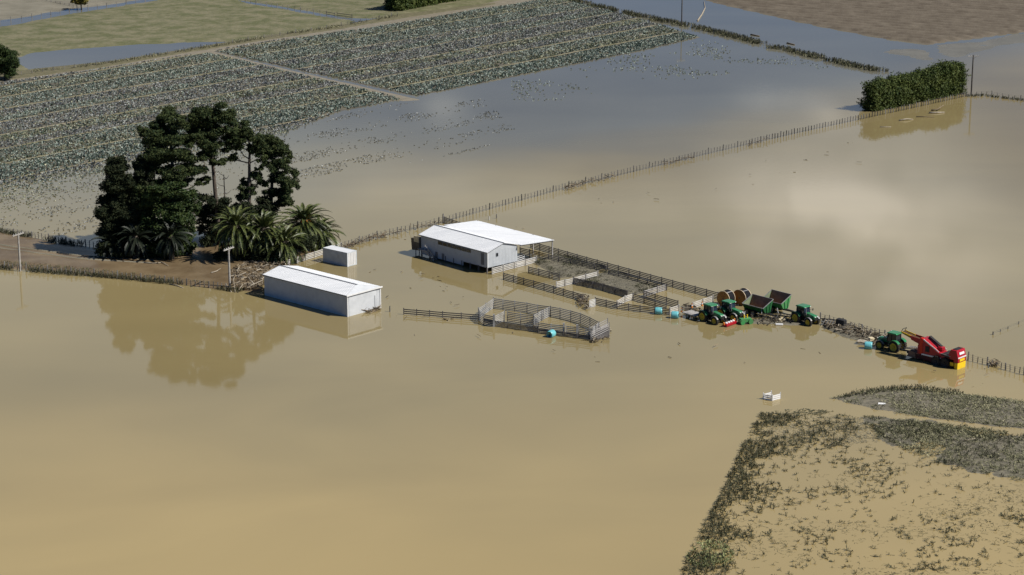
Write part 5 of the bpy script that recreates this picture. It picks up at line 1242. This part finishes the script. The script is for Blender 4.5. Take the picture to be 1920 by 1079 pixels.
for lab, u, v, rz_ in (('added dark folded cultivator under the two green bin trailers', 1442, 601, hb), ('added dark tined cultivator frame between the trailers and the lone tractor', 1476, 600, hb + 0.3)):  # made-up black frames that stand in for dark shadow under the trailers
    t = thing('shade_clutter', lab, 'shade_clutter', P(u, v), rz_)
    MB().beam((-1.9, -0.6, 0.75), (1.9, -0.6, 0.75), 0.14).beam((-1.9, 0.6, 0.75), (1.9, 0.6, 0.75), 0.14).beam((-1.2, -0.6, 0.75), (-1.2, 0.6, 0.75), 0.12).beam((1.2, -0.6, 0.75), (1.2, 0.6, 0.75), 0.12).beam((0, -0.6, 0.8), (0, -1.8, 0.6), 0.13).build('frame', M['black'], t)
    for i in range(7):
        x = -1.7 + i * 0.56
        MB().tube([(x, -0.6, 0.75), (x + 0.05, -0.35, 0.45), (x, -0.6, 0.0)], [0.05, 0.05, 0.03], 5).build('tine', M['black'], t)
        MB().tube([(x + 0.2, 0.6, 0.75), (x + 0.25, 0.85, 0.45), (x + 0.2, 0.6, 0.0)], [0.05, 0.05, 0.03], 5).build('tine', M['steel'], t)
    MB().beam((-1.6, 0, 0.8), (-1.9, 0.2, 1.7), 0.1).beam((1.6, 0, 0.8), (1.8, 0.2, 1.6), 0.1).build('folded_wing', M['steel'], t)
# red harvester: local x towards its tail
hh = heading((1706, 668), (1808, 692))
O = P(1757, 680)
hv = thing('root_harvester', 'red root crop harvester with yellow tail panel in the water', 'harvester', (O.x, O.y, -0.1), hh)
hv.scale = (1, 1, 1.09)
B2 = lambda: MB()
B2().beam((-4.9, 0.9, 0.85), (3.9, 0.9, 0.85), 0.16, 0.26).beam((-4.9, -0.9, 0.85), (3.9, -0.9, 0.85), 0.16, 0.26).box((-1, 0, 0.85), (0.2, 1.8, 0.2)).box((2, 0, 0.85), (0.2, 1.8, 0.2)).beam((-4.9, 0, 0.8), (-6.6, 0, 0.7), 0.2).build('chassis', M['black'], hv)
B2().prism([(-3.0, 1.0), (2.2, 1.0), (2.2, 1.55), (0.7, 1.9), (-1.9, 3.35), (-2.6, 3.3), (-3.0, 2.2)], -1.0, 1.0).build('body_panel', M['red'], hv, bevel=0.06)
B2().box((-2.35, -0.8, 2.3), (0.6, 0.6, 2.3)).build('cleaning_tower', M['orange'], hv, bevel=0.15)
B2().prism([(-6.4, 3.5), (-6.3, 3.33), (-3.4, 2.55), (-2.6, 2.6), (-2.6, 2.85), (-3.4, 2.9)], -0.5, 0.5).build('elevator', M['belt'], hv)
for y in (-0.56, 0.56): B2().prism([(-6.4, 3.62), (-6.3, 3.48), (-4.5, 3.05), (-4.5, 3.3)], y - 0.03, y + 0.03).build('elevator_side', M['byellow'], hv)
for y in (-0.66, 0.66): B2().prism([(-4.7, 3.3), (-4.4, 2.75), (-2.7, 2.3), (-2.7, 3.15)], y - 0.03, y + 0.03).build('elevator_guard', M['red'], hv)
B2().beam((-6.4, -0.5, 3.5), (-6.1, -0.5, 4.0), 0.07).beam((-6.4, 0.5, 3.5), (-6.1, 0.5, 4.0), 0.07).beam((-6.1, -0.5, 4.0), (-6.1, 0.5, 4.0), 0.07).build('elevator_hoop', M['black'], hv)
for y in (-1.04, 1.04):
    B2().beam((-1.95, y, 3.3), (0.9, y, 1.95), 0.05, 0.16).build('white_stripe', M['trim'], hv)
    B2().beam((-2.2, y, 1.12), (1.3, y, 1.12), 0.05, 0.2).build('white_stripe', M['trim'], hv)
    B2().box((-1.2, y, 2.0), (0.7, 0.05, 0.8)).build('side_hatch', M['black'], hv)
for z, x0, x1 in ((3.55, -1.7, 0.9),): B2().beam((x0, 0.3, z), (x1, 0.3, z - 1.3), 0.5, 0.2).build('web_conveyor', M['black'], hv)
B2().box((0.6, 0.1, 2.25), (0.8, 0.9, 0.5)).build('drive_cover', M['red'], hv, bevel=0.08)
B2().prism([(1.3, 1.6), (3.2, 1.5), (3.2, 1.75), (1.3, 1.85)], -1.1, 1.1).build('sorting_deck', M['black'], hv)
B2().beam((1.2, -1.15, 1.9), (3.1, -1.15, 1.75), 0.07).beam((1.2, 1.15, 1.9), (3.1, 1.15, 1.75), 0.07).build('deck_rail', M['steel'], hv)
tail = B2(); tail.prism([(2.6, 1.9), (3.0, 2.75), (4.05, 2.75), (4.35, 1.75), (4.35, 1.35), (3.0, 1.35)], -1.15, 1.15); tail = tail.build('tail_hood', M['red'], hv, bevel=0.05)
B2().box((3.5, 0, 2.78), (0.75, 1.6, 0.06)).build('vent', M['black'], tail)
B2().box((4.27, 0, 2.28), (0.05, 1.3, 0.34), Matrix.Rotation(R(-17), 3, 'Y')).build('name_panel', M['trim'], tail)
B2().box((4.38, 0, 1.72), (0.07, 2.2, 0.16)).build('white_band', M['trim'], tail)
B2().box((4.05, 0, 0.50), (0.6, 2.3, 1.0)).build('tail_panel', M['byellow'], hv, bevel=0.06)
B2().box((4.0, 0, 1.31), (0.74, 2.26, 0.58)).build('tail_bar', M['red'], hv)
B2().box((4.39, 0, 1.34), (0.06, 1.35, 0.36)).build('tail_plate', M['byellow'], hv)
B2().box((3.3, 1.1, 0.7), (0.6, 0.1, 0.5)).build('side_flap', M['byellow'], hv)
B2().box((3.3, -1.1, 0.7), (0.6, 0.1, 0.5)).build('side_flap', M['byellow'], hv)
for x in (0.6, 2.1):
    for y in (-1.15, 1.15): wheel(hv, x, y, 0.6, 0.78, 0.5, 'black')
for y in (-1.02, 1.02): B2().prism([(-3.2, 0.35), (3.4, 0.3), (3.4, 1.02), (2.2, 0.98), (-3.0, 0.98), (-3.4, 1.1)], y - 0.04, y + 0.04).build('shade_panel', M['shadered'], hv)  # added panel, coloured to look like the shaded lower side
B2().prism([(-4.8, 0.35), (-2.8, 0.3), (-2.6, 1.0), (-4.4, 1.25)], -1.05, 1.05).build('digging_web', M['rust'], hv)
dl = B2()
for i in range(7): dl.beam((-5.4 + i * 0.28, -0.8, 1.3 + i * .02), (-5.4 + i * 0.28, 0.8, 1.35 + i * 0.02), 0.06); 
dl.beam((-5.6, -0.8, 1.3), (-3.6, -0.8, 1.45), 0.08).beam((-5.6, 0.8, 1.3), (-3.6, 0.8, 1.45), 0.08); dl.build('haulm_rollers', M['steel'], hv)
tag(sticks([(1853, 681), (1868, 682), (1874, 690), (1858, 689)], 70, 87, z=0.25, ln=(0.4, 1.8), rad=(0.02, 0.06), tilt=0.5).build('driftwood', M['debris']), 'wrack caught on the wire fence behind the harvester', kind='stuff')
for pl, n, sd_ in (([(640, 464), (700, 446), (725, 440), (725, 446), (700, 452), (645, 470)], 150, 61), ([(730, 439), (800, 424), (828, 418), (828, 424), (735, 444)], 60, 62), ([(1055, 354), (1100, 342), (1150, 330), (1152, 336), (1110, 346), (1060, 360)], 120, 63), ([(1240, 309), (1300, 295), (1302, 299), (1243, 313)], 50, 64), ([(1400, 271), (1440, 262), (1442, 266), (1402, 276)], 36, 65)):
    tag(sticks(pl, n, sd_, z=0.25, ln=(0.5, 2.0), rad=(0.02, 0.05), tilt=0.5).build('driftwood', M['debris']), 'straw and sticks caught along the long wire fence', kind='stuff')
# white pen in the water
O = P(1437, 749)
t = thing('white_pen', 'small open white pen of three railed sides standing alone in the water', 'pen', O)
q1, q2, q3 = P(1431, 749) - O, P(1448, 752) - O, P(1463, 748) - O
for a_, b_ in ((q1, q2), (q2, q3), (q1, P(1446, 745) - O)):
    for i in range(3): MB().beam(up(a_, 0.12 + i * 0.28), up(b_, 0.12 + i * 0.28), 0.04, 0.2).build('rail', M['trim'], t)
for p in (q1, q2, q3, P(1446, 745) - O): MB().beam(up(p, -0.3), up(p, 1.0), 0.12).build('post', M['trim'], t)

# ------------------------------------------------------------------ logs and flotsam
for pl, n, sd_ in (([(660, 490), (780, 500), (900, 540), (860, 600), (740, 600), (720, 540)], 26, 91), ([(640, 480), (760, 440), (1000, 400), (1300, 330), (1600, 260), (1650, 300), (1250, 380), (1000, 430)], 26, 92),
                   ([(730, 590), (1140, 650), (1400, 640), (1620, 670), (1200, 700), (760, 640)], 16, 93), ([(1750, 690), (1918, 690), (1918, 740), (1700, 720)], 6, 94)):
    tag(sticks(pl, n, sd_, z=0.04, ln=(0.4, 1.8), rad=(0.02, 0.04), tilt=0.03).build('floating_debris', M['debris']), 'small sticks and scraps floating on the open water', kind='stuff')
log('pale forked branch stub at the water edge beside the power pole', [(434, 548, 0.0), (428, 545, 0.5), (424, 543, 1.1)], 0.11)
log('thin pale branch rising from the water beside the power pole', [(441, 549, 0.0), (440, 546, 0.9), (438, 545, 1.9)], 0.08)
log('pale branch leaning towards the white shed from the water edge', [(446, 549, 0.0), (450, 547, 0.6), (456, 546, 1.2)], 0.09)
log('long bleached pole lying on the driftwood by the shed', [(476, 541, 0.7), (468, 533, 0.9), (462, 524, 1.0)], 0.09)
log('pale driftwood log by the wheel ruts in front of the palms', [(270, 498, 0.5), (288, 500, 0.6), (302, 498, 0.55)], 0.1)
log('pale crooked log near the shaded palm', [(300, 496, 0.5), (308, 500, 0.6), (316, 504, 0.5)], 0.1)
log('orange tinted bent log on the mud between the pole and the grove', [(396, 517, 0.5), (406, 515, 0.6), (414, 510, 0.6)], 0.12)
log('dark branch trailing from the bank fence into the water', [(318, 534, 0.1), (332, 537, 0.15), (344, 541, 0.05)], 0.12)
log('large white log floating before the hedge', [(1742, 213, 0.1), (1756, 213, 0.2), (1771, 212, 0.15)], 0.28)
log('dark log leaning on the white log before the hedge', [(1746, 209, 0.2), (1758, 209, 0.5), (1769, 205, 1.0)], 0.22, 'debris')
log('long thin dark branch lying in the hedge reflection', [(1718, 220, 0.1), (1735, 220, 0.12), (1752, 221, 0.1)], 0.12, 'debris')
log('knotted pale branch floating before the hedge', [(1686, 227, 0.1), (1700, 226, 0.35), (1712, 225, 0.1)], 0.2)
log('short white stick floating nearest the hedge corner', [(1650, 239, 0.05), (1671, 239, 0.1)], 0.14)
log('straight white pole on the grey silt of the weed bed', [(1802, 828, 0.12), (1830, 825, 0.16)], 0.09)
log('dark log floating in the far shallows beyond the drain', [(1408, 66, 0.1), (1424, 69, 0.15)], 0.3, 'debris')
log('second dark log floating nearer the end of the drain', [(1476, 82, 0.1), (1490, 85, 0.15)], 0.3, 'debris')
log('long curved pale pipe lying in the far shallows by the pole', [(1308, 40, 0.15), (1316, 28, 0.15), (1322, 16, 0.15), (1320, 4, 0.15)], 0.25, 'deadwood')
o = MB().add([(-.9, -.5, .22), (.9, -.5, .3), (1.0, .5, .24), (-.7, .6, .34), (-.9, -.5, .16), (.9, -.5, .24), (1.0, .5, .18), (-.7, .6, .28)], [(0, 1, 2, 3), (7, 6, 5, 4), (0, 4, 5, 1), (1, 5, 6, 2), (2, 6, 7, 3), (3, 7, 4, 0)]).build('plastic_sheet', M['trim'], None, P(1653, 759)); o.scale = (.6, .6, .6); tag(o, 'torn white plastic sheet lying on the silt bed', 'plastic sheet')
o = sticks([(832, 600), (850, 598), (850, 601), (835, 603)], 14, 77, z=0.02, ln=(0.6, 1.6)).build('driftwood', M['debris']); tag(o, 'dark sticks drifting below the low rail fence', kind='stuff')
